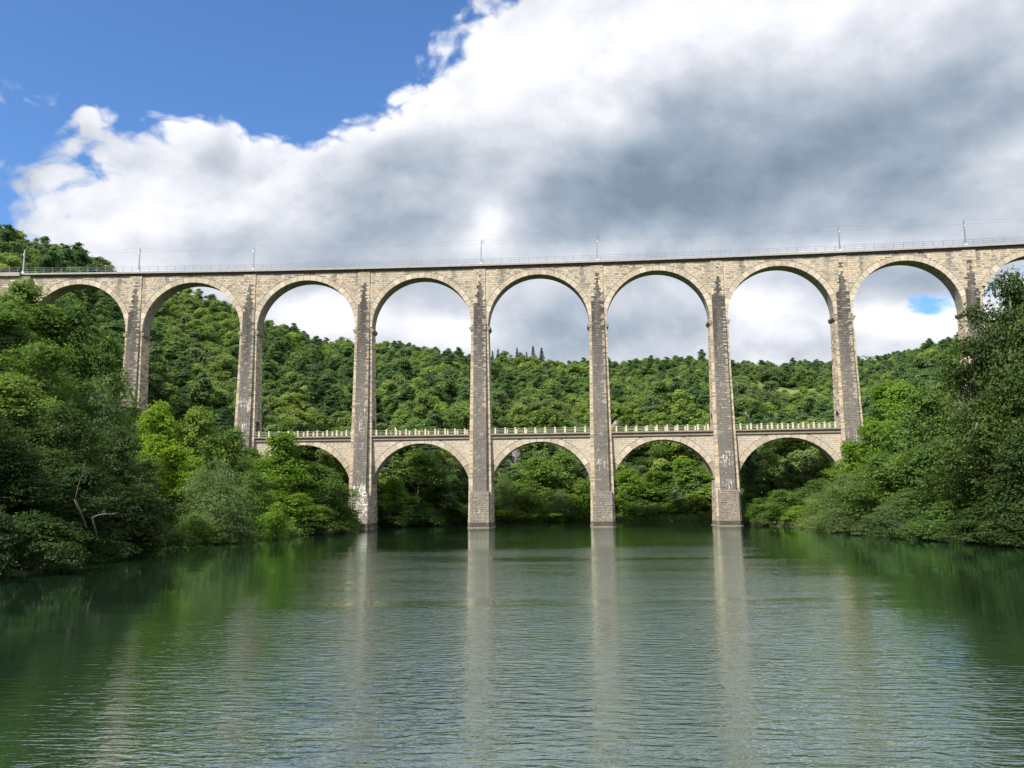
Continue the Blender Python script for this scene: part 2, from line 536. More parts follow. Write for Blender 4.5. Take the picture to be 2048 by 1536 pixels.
def terrain(x, y):
    x = np.asarray(x, float)
    y = np.asarray(y, float)
    r = np.hypot(x, y)
    th = np.arctan2(x, np.maximum(y, 1e-3))
    rs, rr, sl, ex = [np.interp(th, _tb, _tt[:, i]) for i in range(4)]
    t = (r - rs) / (rr - rs)
    top = sl * rr + CAMH - 12.5
    d_in = np.maximum(r - rs, 0)
    cl = np.interp(np.tan(th) * FPX + 1024, [820, 960, 1400, 1480], [0.0, 1.0, 1.0, 0.0])
    hc_ = np.where(d_in < 11, 0.3 * d_in, np.where(d_in < 32, 3.3 + (d_in - 11) * 1.0, 24.3 + (top - 24.3) * np.clip((d_in - 32) / np.maximum(rr - rs - 32, 1), 0, 1)))
    h = np.where(t > 0, top * np.power(np.clip(t, 0, 1), ex) + np.clip(t - 1, 0, 9) * 2.0, np.maximum(-3.0, t * (rr - rs) * 0.35))
    h = np.where(t > 0, h * (1 - cl) + hc_ * cl, h)
    def ss(q):
        q = np.clip(q, 0, 1)
        return q * q * (3 - 2 * q)
    # a steeper grassy shoulder on the far slope
    h = h + 6.0 * ss((r - 322) / 34) * (1 - ss((r - 364) / 70)) * ss((th - 0.255) / 0.04) * (1 - ss((th - 0.355) / 0.04))
    # beside and behind the camera the banks simply run on
    side = np.where(x < 0, 0.42, 0.34)
    d = np.abs(x - 4) - 44
    hb = np.where(d > 0, np.minimum(side * d, 75 + 0.02 * d), np.maximum(-3, d * 0.35))
    w = np.clip((y - 10) / 35.0, 0, 1)
    w = w * w * (3 - 2 * w)
    h = h * w + hb * (1 - w)
    n = np.sin(x * 0.071 + 1.3) * np.cos(y * 0.063) + 0.6 * np.sin(x * 0.19 + y * 0.13) + 0.35 * np.sin(x * 0.41 - y * 0.37)
    return h + n * np.clip(h / 14.0, 0, 1) * 1.3


def build_terrain():
    xs = np.concatenate([np.linspace(-620, -130, 62)[:-1], np.linspace(-130, 140, 136), np.linspace(140, 640, 62)[1:]])
    ys = np.concatenate([np.linspace(-190, 40, 40)[:-1], np.linspace(40, 260, 111), np.linspace(260, 980, 90)[1:]])
    X, Y = np.meshgrid(xs, ys)
    Z = terrain(X, Y)
    V = np.stack([X, Y, Z], -1).reshape(-1, 3)
    nx = len(xs)
    i = np.arange(len(ys) - 1)[:, None] * nx + np.arange(nx - 1)[None]
    i = i.ravel()
    F = np.stack([i, i + 1, i + nx + 1, i + nx], -1)
    o = link('terrain', mesh_np('terrain', V, F, M_GROUND, True))
    tag(o, kind='structure')
    mb = MB()
    mb.add([(-640, -200, 0), (660, -200, 0), (660, 1000, 0), (-640, 1000, 0)], [(0, 1, 2, 3)])
    tag(mb.build('river_water', M_WATER), kind='structure')
    # plain land out to the horizon, below everything in view
    mb = MB()
    mb.add([(-3000, -3000, -4), (3000, -3000, -4), (3000, 3000, -4), (-3000, 3000, -4)], [(0, 1, 2, 3)])
    tag(mb.build('ground', M_GROUND), kind='structure')


build_terrain()

# ------------------------------------------------------------------ the viaduct's line
AL, KAP, SPAN, S5, D5 = 0.0828, -0.0007, 24.21, 17.75, 166.2
H_TOP, H_ROAD = 53.0, 17.64          # undersides of the two cornices


def line(s):
    th = -AL + KAP * s
    X = S5 + (math.sin(th) - math.sin(-AL)) / KAP
    Y = D5 - (math.cos(th) - math.cos(-AL)) / KAP
    return X, Y, th


def pier_s(i):          # pier 5 is s = 0
    return (i - 5) * SPAN


VB = Vector((S5, D5, 0))
viaduct = empty('railway_viaduct', VB)
tag(viaduct, 'tall two-level stone arch viaduct carrying a railway over the green river', 'viaduct')


def vloc(x, y, z=0.0):
    return (x - VB.x, y - VB.y, z)


def w_body(z):
    return 4.72 - 0.0300 * min(max(z, 0), 40.6)


def d_body(z):           # half depth across the bridge
    z = max(min(z, 41.0), -3)
    return 1.76 + 1.55 * ((41.0 - z) / 41.0) ** 1.8


def w_butt(z):
    return 2.5 + 0.006 * (50 - z)


def p_butt(z):           # how far the buttress stands proud of the body
    return 0.14 + 0.40 * min(1.0, max(0.0, (48 - z) / 30.0)) + 0.15 * min(1.0, max(0, (20 - z) / 15))


class Stones:
    """ashlar blocks laid in courses on a face; joints stay open to the core behind"""
    def __init__(self):
        self.c8, self.col, self.lime = [], [], []

    def block(self, fn, u0, u1, v0, v1, out, back, col, lime=0.0, gap=0.022):
        u0 += gap; u1 -= gap; v0 += gap; v1 -= gap
        if u1 - u0 < 0.05:
            return
        self.c8.append([fn(u0, v0, back), fn(u1, v0, back), fn(u1, v1, back), fn(u0, v1, back), fn(u0, v0, out), fn(u1, v0, out), fn(u1, v1, out), fn(u0, v1, out)])
        self.col.append(col)
        self.lime.append(lime)

    def course(self, fn, u0, u1, v0, v1, colfn, wmin=0.42, wmax=0.9, out=(0.03, 0.075), back=-0.05):
        if u1 - u0 < 0.06:
            return
        n = max(1, int(round((u1 - u0) / random.uniform(wmin, wmax))))
        ws = np.array([random.uniform(0.7, 1.3) for _ in range(n)])
        e = u0 + np.concatenate([[0], np.cumsum(ws / ws.sum())]) * (u1 - u0)
        for a, b in zip(e[:-1], e[1:]):
            c, l = colfn((a + b) / 2, (v0 + v1) / 2)
            self.block(fn, a, b, v0, v1, random.uniform(*out), back, c, l)

    def build(self, name, parent, mat=None):
        n = len(self.c8)
        V = np.array(self.c8, float).reshape(-1, 3)
        base = np.array([(4, 5, 6, 7), (0, 1, 5, 4), (1, 2, 6, 5), (2, 3, 7, 6), (3, 0, 4, 7)])
        F = (np.arange(n)[:, None, None] * 8 + base[None]).reshape(-1, 4)
        col = np.repeat(np.concatenate([np.array(self.col), np.ones((n, 1))], 1), 8, axis=0)
        lime = np.repeat(np.array(self.lime), 8)
        o = link(name, mesh_np(name, V, F, mat or M_STONE, attrs={'col': ('FLOAT_COLOR', col), 'lime': ('FLOAT', lime)}), parent)
        o['kind'] = 'stuff'
        return o


def vary(c, amt=0.18, warm=0.05):
    k = 1 + random.uniform(-amt, amt)
    w = random.uniform(-warm, warm)
    return (max(0.02, c[0] * k * (1 + w)), max(0.02, c[1] * k), max(0.02, c[2] * k * (1 - w)))


CREAM, OCHRE, GREY, SOOT, PALE = (0.555, 0.485, 0.378), (0.55, 0.452, 0.325), (0.198, 0.187, 0.172), (0.085, 0.079, 0.073), (0.55, 0.502, 0.425)


def blend(a, b, t):
    return tuple(x * (1 - t) + y * t for x, y in zip(a, b))


DAMP = [0.0, 0.0]


def col_spandrel(u, v):
    r = random.random()
    c = CREAM if r < 0.62 else (OCHRE if r < 0.72 else (PALE if r < 0.90 else blend(CREAM, GREY, 0.6)))
    damp = max(0.0, math.sin(u * 1.9 + DAMP[0]) * math.sin(u * 0.73 + DAMP[1]) - 0.25) * min(1, max(0, (v - 46.5) / 5.0))
    return vary(blend(c, GREY, min(0.8, 1.3 * damp)), 0.11), 0.0


def col_lower(u, v):
    r = random.random()
    c = blend(CREAM, PALE, 0.6) if r < 0.7 else (PALE if r < 0.85 else OCHRE)
    return vary(c, 0.09), 0.0


# lime washed by seepage: pier number -> (lowest z, highest z, amount) of each run
LIME = {1: [(30, 33, 0.25)], 2: [(18.5, 22, 0.55), (23.5, 27, 0.7), (28, 31, 0.3)], 3: [(14.0, 17.5, 0.45), (18.5, 25, 0.55), (0.6, 9.6, 0.80)], 4: [(2, 6, 0.35), (12, 15, 0.2)],
        5: [(10.5, 13.8, 0.55), (27, 29, 0.35)], 6: [(6.5, 9, 0.5), (11, 15, 0.6), (17, 19, 0.3)], 7: [(10, 20, 0.45)], 8: []}


def butt_colour(i):
    runs = LIME.get(i, [])
    ph = random.uniform(0, 6)

    def fn(u, v):
        # soot is thickest on the upper shaft and comes to a point below the cornice
        half = min(1.0, max(0.0, (51.3 - v) / 7.5)) * 1.35 + 0.12 * math.sin(v * 1.7 + ph)
        dark = 1.0 if (abs(u - 0.05) < half or v < 40) else 0.0
        if v > 51.6:
            dark = 0.0
        r = random.random()
        if dark:
            heavy = min(1, max(0, (v - 30) / 12))
            run = 0.5 + 0.5 * math.sin(u * 3.1 + ph * 2) * math.cos(v * 0.23 + ph)
            c = blend(GREY, SOOT, min(1, heavy * (0.35 + 0.75 * run) + 0.25 * run * (r < 0.5)))
            if r > 0.93:
                c = blend(c, CREAM, 0.3)
            if u > 0.85 and v > 24 and r > 0.3:
                c = blend(GREY, CREAM, 0.5)
            if v < 7:
                c = blend(c, CREAM, 0.22)
        else:
            c = CREAM if r < 0.7 else blend(CREAM, GREY, 0.5)
        if v < 1.1:
            c = blend(c, (0.035, 0.033, 0.026), 0.75)
        li = 0.0
        for a, b, k in runs:
            if a < v < b:
                li = max(li, k * random.uniform(0.55, 1.0) * min(1.0, 1.6 * math.sin((v - a) / (b - a) * math.pi) ** 0.7))
        return vary(c, 0.11), li
    return fn


def col_body(u, v):
    r = random.random()
    c = OCHRE if r < 0.45 else (CREAM if r < 0.8 else blend(CREAM, GREY, 0.6))
    if v < 1.0:
        c = blend(c, (0.04, 0.036, 0.028), 0.7)
    return vary(c, 0.14), 0.0


def col_flank(u, v):
    r = random.random()
    c = CREAM if r < 0.5 else (OCHRE if r < 0.65 else blend(CREAM, GREY, 0.8))
    if v < 1.0:
        c = blend(c, (0.04, 0.036, 0.028), 0.7)
    return vary(c, 0.16), 0.0


ROAD_Z = 18.30
TUN_W, TUN_S, TUN_R = 2.3, 2.6, 1.15   # road opening through a pier: width, height to the springing, arch radius
has_road = {2, 3, 4, 5, 6, 7}
PIERS = {}


def body_mesh(i, road):
    """tapered shaft; where the road runs through it the shaft is pierced by an arched opening"""
    mb = MB()

    def slab(z0, z1, y0f=-1.0, y1f=1.0):
        def ring(z):
            w, d = w_body(z) / 2, d_body(z)
            return [(-w, y0f * d, z), (w, y0f * d, z), (w, y1f * d, z), (-w, y1f * d, z)]
        mb.hexa(ring(z0) + ring(z1))
    if road:
        for a, b in ((-3, 5), (5, 12), (12, ROAD_Z)):
            slab(a, b)
        z2 = ROAD_Z + TUN_S
        # two legs either side of the opening, then the arched head in strips
        ha = TUN_W / 2
        for sgn in (-1, 1):
            w0, w1 = w_body(ROAD_Z) / 2, w_body(z2) / 2
            d0, d1 = d_body(ROAD_Z), d_body(z2)
            y = sorted((sgn * ha, sgn * d0))
            y2 = sorted((sgn * ha, sgn * d1))
            mb.hexa([(-w0, y[0], ROAD_Z), (w0, y[0], ROAD_Z), (w0, y[1], ROAD_Z), (-w0, y[1], ROAD_Z),
                     (-w1, y2[0], z2), (w1, y2[0], z2), (w1, y2[1], z2), (-w1, y2[1], z2)])
        z3 = z2 + TUN_R + 0.5
        w1, w2 = w_body(z2) / 2, w_body(z3) / 2
        ys = [-d_body(z2)] + [-TUN_R * math.cos(math.pi * k / 10) for k in range(11)] + [d_body(z2)]
        for a, b in zip(ys[:-1], ys[1:]):
            za = z2 + math.sqrt(max(0, TUN_R ** 2 - min(abs(a), TUN_R) ** 2))
            zb = z2 + math.sqrt(max(0, TUN_R ** 2 - min(abs(b), TUN_R) ** 2))
            mb.hexa([(-w1, a, za), (w1, a, za), (w1, b, zb), (-w1, b, zb), (-w2, a, z3), (w2, a, z3), (w2, b, z3), (-w2, b, z3)])
        slab(z3, 31)
        slab(31, 41.02)
    else:
        for a, b in ((-3, 8), (8, 18), (18, 30), (30, 41.02)):
            slab(a, b)
    return mb.mesh('pier', M_MORTAR)


def build_pier(i):
    X, Y, th = line(pier_s(i))
    road = i in has_road
    p = link('pier', body_mesh(i, road), viaduct, vloc(X, Y), (0, 0, th))
    PIERS[i] = p
    gz = float(terrain(X, Y))
    zlow = -0.4 if gz < 1 else max(-0.4, gz - 4)
    # buttress core on the front and the back
    for sg in (-1, 1):
        mb = MB()
        zs = [-3, 4, 8, 15, 22, 30, 38, 46, 52.95]
        for a, b in zip(zs[:-1], zs[1:]):
            def ring(z):
                w = w_butt(z) / 2 - 0.03
                d = d_body(z)
                y = sorted((sg * (d - 0.3), sg * (d + p_butt(z) - 0.02)))
                return [(-w, y[0], z), (w, y[0], z), (w, y[1], z), (-w, y[1], z)]
            mb.hexa(ring(a) + ring(b))
        mb.build('buttress', M_MORTAR, p)
    # facing stones
    st = Stones()
    z = zlow
    bc = butt_colour(i)
    lo = 6.9
    while z < 52.93:
        h = random.uniform(0.30, 0.38)
        z1 = min(z + h, 52.95)
        zm = (z + z1) / 2
        pl = 0.48 if zm < lo else 0.0           # the foot is broader and stands further out
        w = w_butt(zm) / 2 + pl
        if i == 3 and zm < lo:
            w -= 0.1

        def front(u, v, o_):
            return (u, -(d_body(v) + p_butt(v)) - o_ - (0.2 if pl else 0), v)
        st.course(front, -w, w, z, z1, bc, out=(0.03, 0.085) if not pl else (0.02, 0.13), back=-0.25 if pl else -0.06)

        for sg in (-1, 1):                       # flanks of the buttress
            def flank(u, v, o_):
                return (sg * ((w_butt(v) / 2 + pl) + o_ - 0.02), -u, v)
            d0 = d_body(zm)
            st.course(flank, d0, d0 + p_butt(zm) + 0.02 + (0.2 if pl else 0), z, z1, bc, 0.8, 1.2, back=-0.4 if pl else -0.05)
        if zm < 40.9:
            wb = w_body(zm) / 2
            for sg in (-1, 1):
                def strip(u, v, o_):
                    return (u, -d_body(v) - o_ + 0.02, v)
                a, b = sorted((sg * (w + 0.03), sg * (wb + 0.03)))
                st.course(strip, a, b, z, z1, col_body, 0.8, 1.4, out=(0.03, 0.06))

                def side(u, v, o_):
                    return (sg * (w_body(v) / 2 + o_ - 0.02), u, v)
                db = d_body(zm)
                segs = [(-db - 0.03, db + 0.03)]
                if road and ROAD_Z - 0.1 < zm < ROAD_Z + TUN_S + TUN_R:
                    hh = TUN_W / 2 if zm < ROAD_Z + TUN_S else math.sqrt(max(0.01, TUN_R ** 2 - (z - ROAD_Z - TUN_S) ** 2)) if z > ROAD_Z + TUN_S else TUN_R
                    segs = [(-db - 0.03, -hh - 0.02), (hh + 0.02, db + 0.03)]
                for a, b in segs:
                    st.course(side, a, b, z, z1, col_flank, 0.6, 1.2, out=(0.03, 0.06))
        z = z1
    st.build('facing_stone', p)
    # springing stones of the great arches, and of the road arches
    def impost(zi, hgt, proj, dd):
        for sg in (-1, 1):
            w = w_body(zi) / 2
            prof = [(w - 0.2, zi), (w + proj * 0.45, zi), (w + proj, zi + hgt * 0.55), (w + proj, zi + hgt), (w - 0.2, zi + hgt)]
            mb = MB()
            for (x0, z0), (x1, z1) in zip(prof[1:-1], prof[2:-1] + [prof[3]]):
                pass
            x_in = sg * (w - 0.25)
            a, b = -dd - 0.16, dd + 0.16
            for (x0, z0), (x1, z1) in (((w + proj * 0.45, zi), (w + proj, zi + hgt * 0.55)), ((w + proj, zi + hgt * 0.55), (w + proj, zi + hgt))):
                q = [(x_in, a, z0), (sg * x0, a, z0), (sg * x0, b, z0), (x_in, b, z0), (x_in, a, z1), (sg * x1, a, z1), (sg * x1, b, z1), (x_in, b, z1)]
                mb.hexa(q)
            mb.build('impost', M_ROADCOR, p)
    impost(39.95, 0.75, 0.42, d_body(40))
    if road:
        impost(9.0, 0.55, 0.28, 1.6)
    if gz < 1.5:
        mb = MB()
        w, d = w_butt(0) / 2 + 0.48, d_body(0) + p_butt(0)
        mb.box(-w - 0.12, w + 0.12, -d - 0.42, -d + 0.5, -1.0, 0.13)
        mb.box(-w_body(0) / 2 - 0.12, w_body(0) / 2 + 0.12, -d + 0.5, d + 0.4, -1.0, 0.11)
        mb.build('footing', M_ROADCOR, p)


for i in range(1, 9):
    build_pier(i)

# ------------------------------------------------------------------ arches
R_UP, T_UP, ZC_UP = 10.35, 1.02, 41.05
R_LO, T_LO, ZC_LO = 10.15, 1.05, 6.75
HALF_UP = 1.76
HALF_LO = 1.72


def wedge_mesh(name, r0, r1, ang, y0, y1, pad=0.0035):
    a = ang / 2 - pad
    mb = MB()
    V = []
    for y in (y0, y1):
        for (r, s) in ((r0, -a), (r0, a), (r1, a), (r1, -a)):
            V.append((r * math.sin(s), y, r * math.cos(s)))
    mb.add(V, [(0, 1, 2, 3), (7, 6, 5, 4), (0, 4, 5, 1), (1, 5, 6, 2), (2, 6, 7, 3), (3, 7, 4, 0)])
    return mb.mesh(name, M_VOUS)


N_UP, N_LO = 25, 15
A_UP = math.pi / N_UP
LO_SPREAD = R(59) * 2
A_LO = LO_SPREAD / N_LO
ME_VUP = wedge_mesh('voussoir', R_UP, R_UP + T_UP, A_UP, -HALF_UP - 0.09, -HALF_UP + 0.5)
ME_VLO = wedge_mesh('voussoir', R_LO, R_LO + T_LO, A_LO, -HALF_LO - 0.08, -HALF_LO + 0.5)


def span_frame(i):
    xa, ya, _ = line(pier_s(i))
    xb, yb, _ = line(pier_s(i + 1))
    th = math.atan2(yb - ya, xb - xa)
    L = math.hypot(xb - xa, yb - ya)
    return (xa + xb) / 2, (ya + yb) / 2, th, L


def arch_wall(L, r, zc, ztop, zlow, half, x_end):
    """wall pierced by a round arch, with its vault"""
    n = 48
    xs = [-x_end] + [-r * math.cos(math.pi * k / n) for k in range(n + 1)] + [x_end]
    zb = [zlow] + [zc + r * math.sin(math.pi * k / n) for k in range(n + 1)] + [zlow]
    zb = [max(z, zlow) for z in zb]
    V, F, MI = [], [], []
    for x, z in zip(xs, zb):
        V += [(x, -half, z), (x, -half, ztop), (x, half, z), (x, half, ztop)]
    for k in range(len(xs) - 1):
        a, b = 4 * k, 4 * k + 4
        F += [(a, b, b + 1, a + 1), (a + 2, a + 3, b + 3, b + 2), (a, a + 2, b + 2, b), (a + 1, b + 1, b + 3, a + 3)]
        MI += [0, 0, 1, 0]
    # end faces of the first and last columns (inside the piers)
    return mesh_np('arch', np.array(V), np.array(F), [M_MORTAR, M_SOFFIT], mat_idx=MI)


def upper_span(i):
    DAMP[:] = [random.uniform(0, 6), random.uniform(0, 6)]
    X, Y, th, L = span_frame(i)
    xe = L / 2 - 0.002
    zl = ZC_UP - 0.2
    o = link('arch', arch_wall(L, R_UP, ZC_UP, H_TOP, zl, HALF_UP, xe), viaduct, vloc(X, Y), (0, 0, th))
    for k in range(N_UP):
        a = -math.pi / 2 + (k + 0.5) * A_UP
        v = link('voussoir', ME_VUP, o, (0, 0, ZC_UP), (0, a, 0))
    st = Stones()
    z = zl
    rx = R_UP + T_UP + 0.02
    while z < H_TOP - 0.02:
        z1 = min(z + random.uniform(0.33, 0.42), H_TOP)
        if H_TOP - z1 < 0.12:
            z1 = H_TOP

        def f(u, v, o_):
            return (u, -HALF_UP - o_, v)
        lim = math.sqrt(max(0.0, rx ** 2 - max(z - ZC_UP, 0) ** 2)) if z - ZC_UP < rx else 0
        xin = w_butt(z) / 2 + 0.03
        if lim > 0.3:
            for a, b in ((-L / 2 + xin, -lim), (lim, L / 2 - xin)):
                st.course(f, a, b, z, z1, col_spandrel, 0.5, 1.1)
        else:
            st.course(f, -L / 2 + xin, L / 2 - xin, z, z1, col_spandrel, 0.5, 1.1)
        z = z1
    st.build('spandrel_stone', o)
    return o


UP = {}
for i in range(0, 9):
    UP[i] = upper_span(i)


def lower_span(i):
    X, Y, th, L = span_frame(i)
    xe = L / 2 - w_body(18) / 2 + 0.3
    me = arch_wall(L, R_LO, ZC_LO, H_ROAD, 6.8, HALF_LO, xe + 0.05) if xe > R_LO else arch_wall(L, R_LO, ZC_LO, H_ROAD, 6.8, HALF_LO, R_LO + 0.05)
    o = link('road_arch', me, viaduct, vloc(X, Y), (0, 0, th))
    for k in range(N_LO):
        a = -LO_SPREAD / 2 + (k + 0.5) * A_LO
        link('voussoir', ME_VLO, o, (0, 0, ZC_LO), (0, a, 0))
    st = Stones()
    z = 8.8
    rx = R_LO + T_LO + 0.02
    while z < H_ROAD - 0.02:
        z1 = min(z + random.uniform(0.33, 0.42), H_ROAD)
        if H_ROAD - z1 < 0.12:
            z1 = H_ROAD

        def f(u, v, o_):
            return (u, -HALF_LO - o_, v)
        lim = math.sqrt(max(0.0, rx ** 2 - (z - ZC_LO) ** 2)) if z - ZC_LO < rx else 0
        e = L / 2 - w_body(z) / 2 + 0.1
        if lim > 0.3:
            for a, b in ((-e, -lim), (lim, e)):
                st.course(f, a, b, z, z1, col_lower, 0.6, 1.3, out=(0.03, 0.055))
        else:
            st.course(f, -e, e, z, z1, col_lower, 0.6, 1.3, out=(0.03, 0.055))
        z = z1
    st.build('spandrel_stone', o)
    # cornice, roadway, parapet posts and rails
    e = L / 2 - w_body(18) / 2 - 0.03
    y0 = HALF_LO
    mb = MB()
    mb.box(-e, e, -y0 - 0.30, y0 + 0.30, H_ROAD + 0.003, H_ROAD + 0.50)
    mb.box(-e, e, -y0 - 0.42, y0 + 0.42, H_ROAD + 0.503, H_ROAD + 0.66)
    mb.build('road_cornice', M_ROADCOR, o)
    mb = MB()
    mb.box(-e, e, -y0 - 0.60, y0 + 0.60, H_ROAD + 0.663, H_ROAD + 0.95)
    mb.build('road_slab', M_ROADCOR, o)
    zt = H_ROAD + 0.953
    mb = MB()
    mb.box(-e - 2.2, e + 2.2, -1.1, 1.1, zt - 0.25, zt + 0.03)
    mb.build('road_surface', M_ROAD, o)
    npst = 10
    pm = MB()
    pm.hexa([(-0.17, -0.13, 0), (0.17, -0.13, 0), (0.17, 0.13, 0), (-0.17, 0.13, 0), (-0.15, -0.11, 1.06), (0.15, -0.11, 1.06), (0.15, 0.11, 1.06), (-0.15, 0.11, 1.06)])
    pm.hexa([(-0.20, -0.15, 1.06), (0.20, -0.15, 1.06), (0.20, 0.15, 1.06), (-0.20, 0.15, 1.06), (-0.14, -0.10, 1.17), (0.14, -0.10, 1.17), (0.14, 0.10, 1.17), (-0.14, 0.10, 1.17)])
    me = pm.mesh('parapet_post', M_POST)
    for sg in (-1, 1):
        y = sg * (y0 + 0.36)
        for k in range(npst):
            x = -e + (k + 0.5) * 2 * e / npst
            po = link('parapet_post', me, o, (x + random.uniform(-0.04, 0.04), y, zt), (random.uniform(-0.015, 0.015), random.uniform(-0.02, 0.02), 0))
            po.scale = (random.uniform(0.92, 1.06), 1.0, random.uniform(0.95, 1.02))
        for zz in (0.30, 0.60, 0.92):
            mb = MB()
            mb.box(-e, e, y - 0.035, y + 0.035, zt + zz, zt + zz + 0.075)
            mb.build('parapet_rail', M_RAIL, o)
    return o


LOW = {}
for i in range(2, 7):
    LOW[i] = lower_span(i)


def deck_part(i):
    o = UP[i]
    _, _, _, L = span_frame(i)
    e = L / 2 - 0.004
    mb = MB()
    mb.box(-e, e, -HALF_UP - 0.27, HALF_UP + 0.27, H_TOP + 0.003, H_TOP + 0.42)
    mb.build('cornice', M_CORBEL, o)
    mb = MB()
    mb.box(-e, e, -HALF_UP - 0.62, HALF_UP + 0.62, H_TOP + 0.423, H_TOP + 0.78)
    mb.build('coping', M_COPING, o)
    mb = MB()
    mb.hexa([(-e, -1.5, H_TOP + 0.783), (e, -1.5, H_TOP + 0.783), (e, 1.5, H_TOP + 0.783), (-e, 1.5, H_TOP + 0.783),
             (-e, -1.15, H_TOP + 1.0), (e, -1.15, H_TOP + 1.0), (e, 1.15, H_TOP + 1.0), (-e, 1.15, H_TOP + 1.0)])
    mb.build('ballast', M_BALLAST, o)
    for y in (-0.72, 0.72):
        mb = MB()
        mb.box(-e, e, y - 0.035, y + 0.035, H_TOP + 1.02, H_TOP + 1.17)
        mb.build('track_rail', M_GALVD, o)
    for sg in (-1, 1):
        mb = MB()
        y = sg * (HALF_UP + 0.45)
        zt = H_TOP + 0.78
        n = 13
        for k in range(n):
            x = -e + (k + 0.5) * 2 * e / n
            mb.box(x - 0.03, x + 0.03, y - 0.03, y + 0.03, zt - 0.02, zt + 1.16)
        for zz in (0.36, 0.74, 1.12):
            mb.box(-e, e, y - 0.022, y + 0.022, zt + zz, zt + zz + 0.045)
        mb.build('deck_railing', M_GALVD, o)


for i in range(0, 9):
    deck_part(i)

# masonry abutment where the line runs into the hillside
def abutment():
    X, Y, th = line(pier_s(0))
    o = link('abutment', None, viaduct, vloc(X, Y), (0, 0, th))
    bpy.data.objects.remove(o)
    mb = MB()
    mb.box(-60, 2.0, -2.6, 2.6, 20, H_TOP)
    o = mb.build('abutment', M_MORTAR, viaduct, vloc(X, Y), (0, 0, th))
    st = Stones()
    z = 38.0
    while z < H_TOP - 0.02:
        z1 = min(z + 0.42, H_TOP)

        def f(u, v, o_):
            return (u, -2.6 - o_, v)

        def cf(u, v):
            r = random.random()
            return vary(blend(CREAM, GREY, 0.75) if r < 0.7 else CREAM, 0.2), 0.0
        st.course(f, -50, 1.9, z, z1, cf, 0.7, 1.3)
        z = z1
    st.build('facing_stone', o)
    mb = MB()
    mb.box(-60, -0.01, -3.1, 3.1, H_TOP + 0.003, H_TOP + 0.78)
    mb.build('coping', M_COPING, o)
    mb = MB()
    y = -2.9
    for k in range(35):
        x = -60 + k * 1.75
        mb.box(x - 0.03, x + 0.03, y - 0.03, y + 0.03, H_TOP + 0.76, H_TOP + 1.94)
    for zz in (0.36, 0.74, 1.12):
        mb.box(-60, -0.01, y - 0.022, y + 0.022, H_TOP + 0.78 + zz, H_TOP + 0.825 + zz)
    mb.build('deck_railing', M_GALVD, o)


abutment()
# ------------------------------------------------------------------ railway masts and wires
def s_of_px(px):
    best = None
    for k in range(4000):
        s = -150 + k * 0.075
        X, Y, th = line(s)
        x, _ = project((X, Y, H_TOP + 2))
        if best is None or abs(x - px) < best[0]:
            best = (abs(x - px), s)
    return best[1]


MASTS = [(55, 'galvanised railway mast above the ivy-covered abutment wall, lowest against the wooded hill', -1),
         (285, 'galvanised railway mast with angled bracket above the first pier from the abutment', -1),
         (512, 'galvanised railway mast with angled bracket above the second pier from the abutment', -1),
         (964, 'galvanised railway mast in front of the bright white cloud, above the fourth pier', 1),
         (1194, 'slim railway mast above the fifth pier, its bracket seen end-on against dark cloud', 1),
         (1675, 'railway mast with raised bracket above the seventh pier, beside the leafy bank', 1),
         (1924, 'railway mast with raised bracket above the pier that is half hidden by the dark tree', 1)]
MAST_TOPS = []


def build_mast(px, label, lean):
    s = s_of_px(px)
    X, Y, th = line(s)
    ny = -1.55
    bx, by = X - math.sin(th) * ny, Y + math.cos(th) * ny
    z0 = H_TOP + 0.76
    e = empty('catenary_mast', (bx, by, z0), th)
    tag(e, label, 'railway mast', 'catenary masts along the viaduct deck')
    mb = MB()
    mb.box(-0.23, 0.23, -0.23, 0.23, 0, 0.55)
    mb.build('foot', M_CERAM, e)
    mb = MB()
    mb.hexa([(-0.14, -0.12, 0.55), (0.14, -0.12, 0.55), (0.14, 0.12, 0.55), (-0.14, 0.12, 0.55), (-0.09, -0.08, 5.3), (0.09, -0.08, 5.3), (0.09, 0.08, 5.3), (-0.09, 0.08, 5.3)])
    mb.build('pole', M_GALV, e)
    sx = 0.35 * lean
    mb = MB()
    mb.tube([(0, 0, 4.5), (sx, 1.0, 5.5), (sx * 2, 1.75, 6.1)], 0.045, 4)
    mb.tube([(0, 0, 5.25), (sx, 1.0, 5.55)], 0.035, 4)
    mb.tube([(sx * 0.8, 0.8, 5.3), (sx * 1.6, 1.7, 5.1)], 0.03, 4)
    mb.build('bracket', M_GALVD, e)
    mb = MB()
    mb.tube([(0.05 * lean, 0, 4.15), (0.16 * lean, 0.1, 4.5)], [0.16, 0.13], 6)
    mb.build('insulator', M_CERAM, e)
    M = Matrix.Translation((bx, by, z0)) @ Matrix.Rotation(th, 4, 'Z')
    MAST_TOPS.append((M @ Vector((sx * 1.6, 1.7, 5.05)), M @ Vector((sx * 2, 1.75, 6.1))))


for a in MASTS:
    build_mast(*a)
MAST_TOPS.insert(0, tuple(v + Vector((-46, 1.5, 0)) for v in MAST_TOPS[0]))
X9, Y9, t9 = line(pier_s(9.5))
MAST_TOPS.append((Vector((X9, Y9, H_TOP + 5.8)), Vector((X9, Y9, H_TOP + 6.85))))
for k, (nm, lab, sag) in enumerate((('contact_wire', 'thin lower overhead wire strung between the railway masts', 0.05), ('messenger_wire', 'thin sagging upper overhead wire strung between the railway masts', 0.8))):
    pts = []
    for a, b in zip(MAST_TOPS[:-1], MAST_TOPS[1:]):
        for q in range(8):
            u = q / 8
            p = a[k].lerp(b[k], u)
            p.z -= sag * 4 * u * (1 - u)
            pts.append(p)
    pts.append(MAST_TOPS[-1][k])
    mb = MB()
    mb.tube(pts, 0.009, 4)
    tag(mb.build(nm, M_WIRE), lab, 'overhead wire')

